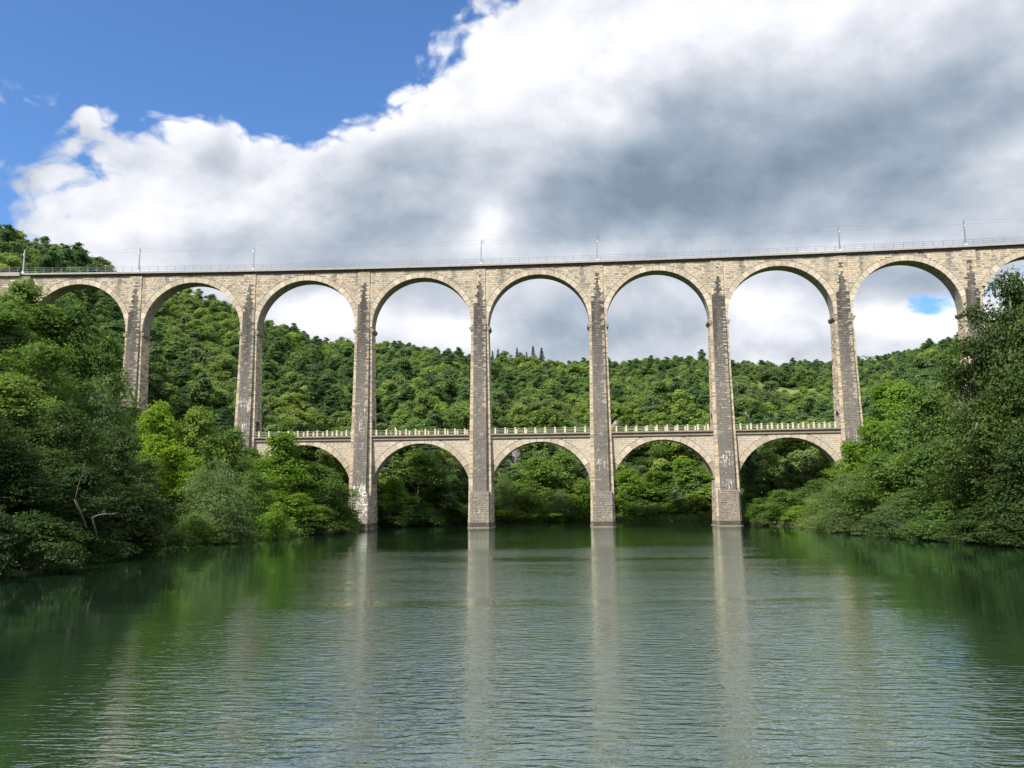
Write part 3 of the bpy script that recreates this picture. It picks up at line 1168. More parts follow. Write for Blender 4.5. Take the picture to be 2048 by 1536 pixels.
# ------------------------------------------------------------------ person on the road
def skin_body(name, joints, edges, mat, parent, loc):
    me = bpy.data.meshes.new(name)
    me.from_pydata([j[:3] for j in joints], edges, [])
    me.materials.append(mat)
    o = link(name, me, parent, loc)
    md = o.modifiers.new('skin', 'SKIN')
    for k, j in enumerate(joints):
        me.skin_vertices[0].data[k].radius = (j[3], j[4] if len(j) > 4 else j[3])
        me.skin_vertices[0].data[k].use_root = (k == 0)
    o.modifiers.new('sub', 'SUBSURF').render_levels = 1
    return o


def person():
    m_cl, t, o = new_mat('person_skin_and_clothes')
    g = t.node('ShaderNodeTexCoord').outputs['Object']
    z = t.node('ShaderNodeSeparateXYZ', {0: g}).outputs[2]
    c = t.ramp(t.math('DIVIDE', z, 1.8), [(0.0, (0.03, 0.035, 0.06)), (0.499, (0.03, 0.035, 0.06)), (0.50, (0.80, 0.80, 0.80)), (0.83, (0.80, 0.80, 0.80)), (0.832, (0.55, 0.36, 0.27))])
    principled(t, o, Base_Color=c, Roughness=0.8)
    x, y = at(791, 866, 160).x, None
    # place on the road deck, close to the near parapet, in the span between the third and fourth pier
    X, Y, th, L = span_frame(3)
    best = min((abs(project((X + u * math.cos(th) + 0.9 * math.sin(th), Y + u * math.sin(th) - 0.9 * math.cos(th), 19.5))[0] - 791), u) for u in np.linspace(-11, 11, 400))[1]
    px_, py_ = X + best * math.cos(th) + 0.9 * math.sin(th), Y + best * math.sin(th) - 0.9 * math.cos(th)
    J = [(0, 0, 0.95, 0.15, 0.11), (0, 0, 1.18, 0.14, 0.10), (0, 0, 1.40, 0.17, 0.10), (0, 0, 1.52, 0.055), (0.02, 0, 1.60, 0.085), (0.03, 0, 1.70, 0.085),
         (0, -0.20, 1.42, 0.055), (0.06, -0.25, 1.15, 0.042), (0.16, -0.23, 0.92, 0.035), (0.19, -0.23, 0.84, 0.03),
         (0, 0.20, 1.42, 0.055), (-0.10, 0.24, 1.16, 0.042), (-0.06, 0.24, 0.92, 0.035), (-0.03, 0.24, 0.84, 0.03),
         (0.02, -0.09, 0.86, 0.085), (0.14, -0.10, 0.48, 0.06), (0.16, -0.10, 0.09, 0.042), (0.30, -0.10, 0.05, 0.035),
         (-0.02, 0.09, 0.86, 0.085), (-0.06, 0.10, 0.48, 0.06), (-0.24, 0.10, 0.11, 0.042), (-0.12, 0.10, 0.05, 0.035)]
    E_ = [(0, 1), (1, 2), (2, 3), (3, 4), (4, 5), (2, 6), (6, 7), (7, 8), (8, 9), (2, 10), (10, 11), (11, 12), (12, 13), (0, 14), (14, 15), (15, 16), (16, 17), (0, 18), (18, 19), (19, 20), (20, 21)]
    p = skin_body('person', J, E_, m_cl, None, (px_, py_, H_ROAD + 0.985))
    p.rotation_euler = (0, 0, th)
    p.scale = (1.05, 1.05, 1.05)
    tag(p, 'person in a white shirt walking across the lower road of the viaduct', 'person')
    mb = MB()
    V = []
    for k in range(5):
        a = k / 4 * math.pi / 2
        for q in range(8):
            b = q / 8 * 2 * math.pi
            V.append((0.025 + 0.098 * math.cos(a) * math.cos(b) - 0.012, 0.095 * math.cos(a) * math.sin(b), 1.675 + 0.115 * math.sin(a)))
    F = [(k * 8 + q, k * 8 + (q + 1) % 8, (k + 1) * 8 + (q + 1) % 8, (k + 1) * 8 + q) for k in range(4) for q in range(8)]
    mb.add(V, F)
    mb.build('hair', M_BARK, p)


person()

# ------------------------------------------------------------------ power pylon on the far ridge
def pylon():
    Yp = 655.0
    foot = at(1742, 745, Yp)
    gz = float(terrain(foot.x, foot.y))
    e = empty('power_pylon', (foot.x, foot.y, gz - 0.5), 0.25)
    tag(e, 'grey lattice power pylon standing on the far wooded ridge', 'pylon')
    top = at(1742, 708, Yp).z - gz
    k = top
    mb = MB()

    def bar(a, b, r=0.13):
        mb.tube([a, b], r, 4)
    zc, wz = k * 0.66, k * 0.06
    # body: four legs drawing in to the waist
    for sx in (-1, 1):
        for sy in (-1, 1):
            bar((sx * 3.2, sy * 3.2, 0), (sx * 1.0, sy * 1.0, zc), 0.18)
    n = 5
    for q in range(n):
        z0, z1 = zc * q / n, zc * (q + 1) / n
        w0, w1 = 3.2 - 2.2 * q / n, 3.2 - 2.2 * (q + 1) / n
        for sy in (-1, 1):
            bar((-w0, sy * w0, z0), (w1, sy * w1, z1))
            bar((w0, sy * w0, z0), (-w1, sy * w1, z1))
            bar((sy * w0, -w0, z0), (sy * w1, w1, z1))
            bar((sy * w0, w0, z0), (sy * w1, -w1, z1))
    mb.build('lattice_body', M_GALVD, e)
    mb = MB()
    for sx in (-1, 1):
        for sy in (-1, 1):
            bar((sx * 1.0, sy * 1.0, zc), (sx * 4.3, sy * 0.5, k * 0.93), 0.16)
            bar((sx * 1.0, sy * 0.6, zc + 1.5), (sx * 3.0, sy * 0.5, k * 0.93), 0.13)
        for q in range(4):
            t0, t1 = q / 4, (q + 1) / 4
            bar((sx * (1.0 + 3.3 * t0), 0.6, zc + (k * 0.93 - zc) * t0), (sx * (1.0 + 2.0 * t1), 0.6, zc + 1.5 + (k * 0.93 - zc - 1.5) * t1))
    mb.build('fork', M_GALVD, e)
    mb = MB()
    for sy in (-0.5, 0.5):
        bar((-9.5, 0, k * 0.945), (9.5, 0, k * 0.945), 0.14)
        bar((-9.5, 0, k * 0.945), (-4.3, sy, k * 0.90), 0.12)
        bar((9.5, 0, k * 0.945), (4.3, sy, k * 0.90), 0.12)
        bar((-4.3, sy, k * 0.90), (4.3, sy, k * 0.90), 0.12)
    for q in range(10):
        x0 = -9 + q * 2
        bar((x0, 0, k * 0.945), (x0 + 1 if abs(x0 + 1) < 4.5 else x0 + 2, 0, k * (0.90 if abs(x0 + 1) < 4.5 else 0.945)), 0.1)
    for sx in (-1, 1):
        bar((sx * 4.6, 0, k * 0.945), (sx * 5.4, 0, k), 0.13)
        bar((sx * 6.4, 0, k * 0.945), (sx * 5.4, 0, k), 0.13)
    mb.build('crossarm', M_GALVD, e)


pylon()

# ------------------------------------------------------------------ trees
def unit(v):
    return v / np.maximum(np.linalg.norm(v, axis=-1, keepdims=True), 1e-9)


def leaves_mesh(name, P, N, size, mat, rng, val, aspect=0.62, extra=None):
    """one small folded leaf spray per point P, facing N"""
    n = len(P)
    N = unit(N + rng.normal(0, 0.40, (n, 3)))
    T = unit(np.cross(N, rng.normal(0, 1, (n, 3))))
    B = np.cross(N, T)
    s = size * rng.uniform(0.65, 1.35, (n, 1))
    a, b = T * s, B * s * aspect
    bend = N * s * rng.uniform(-0.35, 0.1, (n, 1))
    V = np.stack([P - a, P - b * 0.9 + bend, P + a * 1.05, P + b + bend], 1)
    k = rng.permutation(n)
    F = np.arange(n * 4).reshape(-1, 4)
    v = np.repeat(val, 4)
    V = V.reshape(-1, 3)
    mats = [mat]
    mi = np.zeros(n, int)
    if extra is not None:          # wood in the same mesh (far trees)
        V2, F2, m2 = extra
        F = np.concatenate([F, F2 + len(V)])
        V = np.concatenate([V, V2])
        v = np.concatenate([v, np.zeros(len(V2))])
        mi = np.concatenate([mi, np.ones(len(F2), int)])
        mats = [mat, m2]
    return mesh_np(name, V, F, mats, attrs={'v': ('FLOAT', v)}, mat_idx=mi)


def crown_points(rng, h, r, base, n_clump, n_spray, n_leaf, spray_r, top_pow=0.6, droop=0.0, clump=(0.26, 0.42), lean=(0, 0), ragged=0.25):
    """clumps fill an uneven crown; each clump is a shell of leaf sprays"""
    P, N, Vv = [], [], []
    C = []
    hc = h - base
    for k in range(n_clump):
        t = rng.uniform(0.02, 1.0) ** 0.85
        prof = (math.sin(math.pi * min(1, 0.16 + t * 0.84)) ** top_pow)
        ang = rng.uniform(0, 2 * math.pi)
        q = math.sqrt(rng.uniform(0.12, 1.0)) * prof * r * (1 + rng.uniform(-ragged, ragged))
        cr = r * rng.uniform(*clump) * (0.75 + 0.35 * prof)
        q = max(0.0, q - cr * 0.55)
        c = np.array([math.cos(ang) * q + lean[0] * t, math.sin(ang) * q + lean[1] * t, base + t * (hc - cr * 0.75)])
        C.append((c, cr))
        cv = rng.uniform(0.15, 0.85)
        d = unit(rng.normal(0, 1, (n_spray, 3)))
        out = np.array([math.cos(ang) * 0.5, math.sin(ang) * 0.5, 0.55])
        d = unit(d + out * rng.uniform(0.2, 0.9))
        rad = cr * rng.uniform(0.55, 1.12, (n_spray, 1))
        sp = c + d * rad * np.array([1, 1, 0.78])
        sp[:, 2] -= droop * np.maximum(0, rng.uniform(0, 1, n_spray)) * cr
        sn = unit(d * 0.65 + np.array([-0.12, -0.18, 0.75]))
        dh = unit(np.stack([d[:, 0], d[:, 1], 0 * d[:, 0]], -1) + 1e-4)
        dl = np.stack([-dh[:, 1], dh[:, 0], 0 * dh[:, 0]], -1)
        g = rng.normal(0, 1, (n_spray, n_leaf, 3)) * spray_r
        pts = sp[:, None] + dh[:, None] * g[..., :1] * 1.7 + dl[:, None] * g[..., 1:2] * 0.9
        pts[..., 2] += g[..., 2] * 0.32 - np.abs(g[..., 0]) * 0.22
        P.append(pts.reshape(-1, 3))
        N.append(np.repeat(sn, n_leaf, 0))
        sv = np.clip(cv + rng.normal(0, 0.16, n_spray), 0, 1)
        Vv.append(np.clip(np.repeat(sv, n_leaf) + rng.normal(0, 0.12, n_spray * n_leaf), 0, 1))
    P = np.concatenate(P)
    keep = P[:, 2] > 0.12
    return P[keep], np.concatenate(N)[keep], np.concatenate(Vv)[keep], C


def wood_mb(rng, h, base, C, r0, n_limb=9):
    mb = MB()
    top = np.array([0.0, 0.0, h * 0.86])
    if C:
        hi = max(C, key=lambda c: c[0][2])[0]
        top = hi * np.array([0.7, 0.7, 1.0])
    zs = np.linspace(0, 1, 6)
    pts = [(top[0] * t ** 1.6 + rng.normal(0, 0.12) * (t > 0), top[1] * t ** 1.6 + rng.normal(0, 0.12) * (t > 0), -0.6 + (top[2] + 0.6) * t) for t in zs]
    mb.tube(pts, [r0 * (1 - 0.86 * t) for t in zs], 6)
    idx = rng.permutation(len(C))[:n_limb]
    for k in idx:
        c, cr = C[k]
        t = min(0.85, max(0.12, (c[2] / top[2]) * rng.uniform(0.45, 0.7)))
        a = np.array([top[0] * t ** 1.6, top[1] * t ** 1.6, -0.6 + (top[2] + 0.6) * t])
        mid = (a + c) / 2 + np.array([0, 0, 0.25]) + rng.normal(0, 0.15, 3)
        rr = r0 * (1 - 0.86 * t) * 0.55
        mb.tube([a, mid, c, c + unit(c - a) * cr * 0.5], [rr, rr * 0.65, rr * 0.35, rr * 0.12], 6)
    return mb


# prototypes of the far woodland: one mesh each (foliage and wood), a dozen metres tall
HILL = []
for k in range(6):
    rng = np.random.default_rng(100 + k)
    h = (11.0, 12.5, 10.0, 11.0, 13.0, 10.5)[k]
    r = (4.3, 3.4, 4.6, 5.0, 3.9, 4.4)[k]
    ncl, cl_, rg, tp = ((40, (0.20, 0.34), 0.45, 0.55), (44, (0.16, 0.30), 0.5, 0.9), (34, (0.22, 0.36), 0.4, 0.5), (48, (0.16, 0.30), 0.5, 0.55), (40, (0.18, 0.32), 0.55, 0.75), (30, (0.14, 0.27), 0.65, 0.6))[k]
    P, N, v, C = crown_points(rng, h, r, 1.2, ncl, 26, 5, 0.30, tp, clump=cl_, ragged=rg)
    mb = wood_mb(rng, h, 1.2, C, 0.22, 7)
    HILL.append((leaves_mesh('hill_tree', P, N, 0.26, (M_LEAF_HILL, M_LEAF_HILLD, M_LEAF_HILL, M_LEAF_HILLY, M_LEAF_HILLD, M_LEAF_HILLG)[k], rng, v, 0.7, (np.concatenate(mb.v), np.concatenate(mb.f), M_BARK)), h, r))


def spruce_mesh(seed):
    rng = np.random.default_rng(seed)
    P, N, v = [], [], []
    h = 12.0
    for z in np.arange(0.8, h, 0.34):
        rad = 2.5 * (1 - z / h) ** 0.85 + 0.12
        n = int(10 + 22 * (1 - z / h))
        for a in rng.uniform(0, 2 * math.pi, n):
            q = rad * math.sqrt(rng.uniform(0.1, 1)) * rng.uniform(0.8, 1.12)
            P.append((math.cos(a) * q, math.sin(a) * q, z - q * 0.28))
            N.append((math.cos(a) * 0.6, math.sin(a) * 0.6, 0.8))
            v.append(rng.uniform(0, 1))
    mb = MB()
    mb.tube([(0, 0, -0.5), (0, 0, 6), (0, 0, 11.8)], [0.22, 0.13, 0.02], 6)
    return leaves_mesh('spruce', np.array(P), np.array(N), 0.36, M_LEAF_SPRUCE, rng, np.array(v), 0.5, (np.concatenate(mb.v), np.concatenate(mb.f), M_BARK))


ORD = ['first', 'second', 'third', 'fourth', 'fifth', 'sixth', 'seventh', 'eighth', 'ninth', 'tenth', 'eleventh', 'twelfth', 'thirteenth', 'fourteenth', 'fifteenth', 'sixteenth',
       'seventeenth', 'eighteenth', 'nineteenth', 'twentieth', 'twenty-first', 'twenty-second', 'twenty-third', 'twenty-fourth', 'twenty-fifth', 'twenty-sixth', 'twenty-seventh', 'twenty-eighth', 'twenty-ninth', 'thirtieth']
PIER_PX = [project((line(pier_s(i))[0], line(pier_s(i))[1], 30))[0] for i in range(0, 10)]


def in_meadow(x, y):
    th = np.arctan2(x, y)
    r = np.hypot(x, y)
    return (th > 0.285) & (th < 0.365) & (r > 324 + 5 * np.sin(th * 160)) & (r < 357 + 5 * np.sin(th * 110 + 1))


# wooded hillsides: scatter, then tell the trees one can pick out from the mass behind
def scatter_hill():
    rng = np.random.default_rng(11)
    sp = 5.0
    gx, gy = np.meshgrid(np.arange(-430, 470, sp), np.arange(30, 740, sp))
    x = gx.ravel() + rng.uniform(-0.46, 0.46, gx.size) * sp
    y = gy.ravel() + rng.uniform(-0.46, 0.46, gx.size) * sp
    th = np.arctan2(x, y)
    r = np.hypot(x, y)
    rs, rr = np.interp(th, _tb, _tt[:, 0]), np.interp(th, _tb, _tt[:, 1])
    lim = math.atan((2048 - 1024) / FPX) + 0.24
    keep = (np.abs(th) < lim) & (r > rs + 3.5) & (r < rr + 14)
    # leave the strip under the viaduct free, and the meadow
    s = np.array([min(abs((x_ - S5) * math.sin(-AL) * -1 + (y_ - D5) * math.cos(AL)) for _ in (0,)) for x_, y_ in zip(x, y)])
    dline = np.array([abs(yy - np.interp(xx, LX, LY)) for xx, yy in zip(x, y)])
    keep &= (dline > 5.2) & ~in_meadow(x, y)
    # banks in front of the viaduct have their own trees
    front = (y < np.interp(x, LX, LY))
    front_l = front & (x < 0) & (y > 50)
    keep &= ~front_l
    keep &= ~(front & (x > 0) & (x < 130))
    x, y = x[keep], y[keep]
    z = terrain(x, y)
    keep = z > 0.9
    return x[keep], y[keep], z[keep]


LX = np.array([line(s)[0] for s in np.arange(-200, 140, 4.0)])
LY = np.array([line(s)[1] for s in np.arange(-200, 140, 4.0)])
hx, hy, hz = scatter_hill()
hr = np.random.default_rng(5)
n_h = len(hx)
h_patch = np.sin(hx * 0.045 + 1.0) * np.cos(hy * 0.05 + hx * 0.02) + 0.6 * np.sin(hx * 0.11 + hy * 0.09 + 2.0) + hr.normal(0, 0.45, n_h)
h_kind = np.select([h_patch < -0.75, h_patch < -0.15, h_patch < 0.45, h_patch < 0.95], [hr.choice([1, 4], n_h), hr.choice([0, 2, 1], n_h), hr.choice([0, 2, 5, 4], n_h), hr.choice([0, 3, 2], n_h)], hr.choice([3, 3, 5], n_h))
h_scale = hr.uniform(0.56, 0.90, n_h) * np.where((hr.uniform(0, 1, n_h) < 0.2) & (np.hypot(hx, hy) < 320), 1.3, 1.0)
h_far = np.clip((np.hypot(hx, hy) - 250) / 200, 0, 1)
h_sz = h_scale * hr.uniform(0.85, 1.1, n_h)
h_rot = hr.uniform(0, 2 * math.pi, n_h)
# screen silhouettes from near to far: what still shows is told apart
tx, ty = project(np.stack([hx, hy, hz + 11 * h_sz], -1))
bx_, by_ = project(np.stack([hx, hy, hz + 2.0], -1))
dist = np.hypot(hx, hy)
rad_px = 4.3 * h_scale * FPX / dist
order = np.argsort(dist)
skyline = np.full(2400, 1100.0)
deck_hide = np.zeros(2400, bool)
shown = np.zeros(n_h)
for k in order:
    a, b = int(tx[k] - rad_px[k] * 0.7) + 150, int(tx[k] + rad_px[k] * 0.7) + 150
    a, b = max(a, 0), min(b, 2399)
    if b <= a:
        continue
    seg = skyline[a:b]
    shown[k] = np.clip(np.minimum(seg, by_[k]) - ty[k], 0, None).mean() * (b - a) if 0 < tx[k] < 2048 else 0
    skyline[a:b] = np.minimum(seg, ty[k] + rad_px[k] * 0.35)
pick = [k for k in np.argsort(-shown) if shown[k] > 110 and 300 < tx[k] < 1660 and hy[k] > np.interp(hx[k], LX, LY)]
sel = []
for k in pick:      # not behind a pier
    if min(abs(tx[k] - p) for p in PIER_PX) > 24 and len(sel) < 190:
        sel.append(k)
sel_set = set(int(k) for k in sel)
buckets = {}
for k in sel:
    arch = next((i for i in range(0, 9) if PIER_PX[i] <= tx[k] < PIER_PX[i + 1]), 0)
    low = ty[k]
    band = 'just above the road railing' if 760 < low < 870 else ('below the road deck' if low >= 870 else ('on the upper slope' if low < 710 else 'halfway up the slope'))
    size = 'large' if shown[k] > 520 else 'small'
    buckets.setdefault((arch, band, size), []).append(int(k))
for (arch, band, size), ks in buckets.items():
    ks.sort(key=lambda q: tx[q])
    for q, k in enumerate(ks):
        me, h0, r0 = HILL[h_kind[k]]
        o = link('hillside_tree', me, None, (hx[k], hy[k], hz[k] - 0.3), (0, 0, h_rot[k]))
        o.scale = (h_scale[k], h_scale[k], h_sz[k])
        which = ORD[min(q, len(ORD) - 1)]
        tag(o, f'{size} tree {band}, {ORD[arch]} great arch, {which} from its hill-side pier', 'tree', 'trees told apart on the hillside behind the viaduct')


def forest_mass():
    """the rest of the woodland, too dense to count: points carrying the same trees"""
    idx = np.array([k for k in range(n_h) if k not in sel_set])
    me = bpy.data.meshes.new('forest')
    co = np.concatenate([np.stack([hx[idx], hy[idx], hz[idx] - 0.3], -1), np.stack([fx[f_rest], fy[f_rest], fz[f_rest] - 0.2], -1)])
    kinds = np.concatenate([h_kind[idx], 6 + f_kind[f_rest]])
    rots = np.concatenate([h_rot[idx], f_rot[f_rest]])
    scl = np.concatenate([np.stack([h_scale[idx], h_scale[idx], h_sz[idx]], -1), np.stack([f_sr[f_rest], f_sr[f_rest], f_sc[f_rest]], -1)])
    me.vertices.add(len(co))
    me.vertices.foreach_set('co', co.astype(np.float32).ravel())
    for an, typ, data in (('kind', 'INT', kinds), ('rot', 'FLOAT', rots)):
        at_ = me.attributes.new(an, typ, 'POINT')
        at_.data.foreach_set('value', np.ascontiguousarray(data, np.int32 if typ == 'INT' else np.float32))
    at_ = me.attributes.new('scl', 'FLOAT_VECTOR', 'POINT')
    at_.data.foreach_set('vector', scl.astype(np.float32).ravel())
    o = link('forest', me)
    tag(o, 'dense green broadleaf forest covering the hills behind and beside the viaduct', 'forest', kind='stuff')
    ng = bpy.data.node_groups.new('forest_scatter', 'GeometryNodeTree')
    ng.interface.new_socket('Geometry', in_out='INPUT', socket_type='NodeSocketGeometry')
    ng.interface.new_socket('Geometry', in_out='OUTPUT', socket_type='NodeSocketGeometry')
    N_ = ng.nodes
    gi, go = N_.new('NodeGroupInput'), N_.new('NodeGroupOutput')
    m2p = N_.new('GeometryNodeMeshToPoints')
    ng.links.new(gi.outputs[0], m2p.inputs[0])
    gti = N_.new('GeometryNodeGeometryToInstance')
    srcs = []
    for q in range(10):
        want = HILL[q][0] if q < 6 else PROTO[FILL_KEYS[q - 6]][0]
        src = next(ob for ob in bpy.data.objects if ob.data == want)
        oi = N_.new('GeometryNodeObjectInfo')
        oi.transform_space = 'ORIGINAL'
        oi.inputs['Object'].default_value = src
        oi.inputs['As Instance'].default_value = True
        srcs.append(oi)
    for oi in reversed(srcs):
        ng.links.new(oi.outputs['Geometry'], gti.inputs[0])
    iop = N_.new('GeometryNodeInstanceOnPoints')
    ng.links.new(m2p.outputs[0], iop.inputs['Points'])
    ng.links.new(gti.outputs[0], iop.inputs['Instance'])
    iop.inputs['Pick Instance'].default_value = True

    def attr(name, typ):
        n = N_.new('GeometryNodeInputNamedAttribute')
        n.data_type = typ
        n.inputs[0].default_value = name
        return n.outputs[0]
    ng.links.new(attr('kind', 'INT'), iop.inputs['Instance Index'])
    cx = N_.new('ShaderNodeCombineXYZ')
    ng.links.new(attr('rot', 'FLOAT'), cx.inputs[2])
    ng.links.new(cx.outputs[0], iop.inputs['Rotation'])
    ng.links.new(attr('scl', 'FLOAT_VECTOR'), iop.inputs['Scale'])
    ng.links.new(iop.outputs[0], go.inputs[0])
    md = o.modifiers.new('scatter', 'NODES')
    md.node_group = ng


# spruces on the skyline
sm = spruce_mesh(3)
for q, (px, py, lab) in enumerate([(985, 701, 'small dark spruce on the ridge beside the fourth pier'), (996, 697, 'pointed spruce on the ridge, second from the fourth pier'),
                                   (1010, 702, 'short spruce on the ridge, third from the fourth pier'), (1034, 695, 'narrow spruce on the ridge, left of the two tall dark ones'),
                                   (1066, 691, 'tall dark spruce on the ridge, broader of the twin pair'), (1083, 695, 'tall dark spruce on the ridge, slimmer of the twin pair'), (1053, 703, 'low spruce on the ridge just before the twin pair')]):
    Yq = 392.0 + (q % 3) * 4
    p = at(px, py, Yq)
    gz = float(terrain(p.x, p.y))
    hh = max(7.0, p.z - gz)
    o = link('spruce', sm, None, (p.x, p.y, gz - 0.3), (0, 0, q * 1.1))
    o.scale = (hh / 12 * (0.95 + 0.12 * (q % 3)), hh / 12 * (0.95 + 0.12 * (q % 3)), (hh + 0.3) / 12)
    tag(o, lab, 'spruce', 'spruces on the ridge')

# prototypes for the trees along the banks: foliage and wood apart
PROTO = {}


def proto(key, seed, h, r, base, ncl, nsp, nlf, spr, size, mat, r0=0.2, aspect=0.55, bark=None, limbs=16, **kw):
    rng = np.random.default_rng(seed)
    P, N, v, C = crown_points(rng, h, r, base, ncl, nsp, nlf, spr, **kw)
    cm = leaves_mesh('crown', P, N, size, mat, rng, v, aspect)
    tm = wood_mb(rng, h, base, C, r0, limbs).mesh('trunk', bark or M_BARK, True)
    PROTO[key] = (cm, tm, h, r)


proto('mid_a', 1, 11, 4.6, 0.5, 46, 34, 7, 0.26, 0.165, M_LEAF_MID)
proto('mid_b', 2, 12, 4.4, 0.6, 44, 36, 7, 0.24, 0.165, M_LEAF_MID, ragged=0.4)
proto('bright_a', 3, 11, 4.4, 0.4, 44, 34, 7, 0.25, 0.165, M_LEAF_BRIGHT)
proto('bright_b', 4, 12, 3.6, 0.4, 44, 34, 7, 0.24, 0.16, M_LEAF_BRIGHT, top_pow=1.1)
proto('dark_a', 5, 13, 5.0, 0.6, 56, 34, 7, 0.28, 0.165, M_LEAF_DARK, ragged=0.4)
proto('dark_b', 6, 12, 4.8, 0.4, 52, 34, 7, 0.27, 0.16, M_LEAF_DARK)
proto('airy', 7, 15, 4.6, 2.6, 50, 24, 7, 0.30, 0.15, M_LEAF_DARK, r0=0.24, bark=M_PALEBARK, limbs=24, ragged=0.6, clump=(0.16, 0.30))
proto('willow_a', 8, 7, 4.4, 0.0, 46, 44, 8, 0.22, 0.12, M_LEAF_WILLOW, r0=0.13, aspect=0.34, droop=0.3)
proto('willow_b', 9, 6, 3.8, 0.0, 40, 44, 8, 0.22, 0.12, M_LEAF_WILLOW, r0=0.12, aspect=0.34, droop=0.5)
proto('shrub_a', 10, 4.5, 3.2, 0.0, 34, 34, 7, 0.2, 0.12, M_LEAF_MID, r0=0.09)
proto('shrub_b', 11, 4.5, 3.0, 0.0, 34, 34, 7, 0.2, 0.12, M_LEAF_BRIGHT, r0=0.09)
proto('shrub_d', 12, 4.5, 3.4, 0.0, 36, 34, 7, 0.2, 0.12, M_LEAF_DARK, r0=0.09)
proto('dry', 13, 9, 4.0, 1.0, 40, 18, 6, 0.3, 0.12, M_LEAF_BROWN, r0=0.2, aspect=0.25, limbs=22, ragged=0.5)

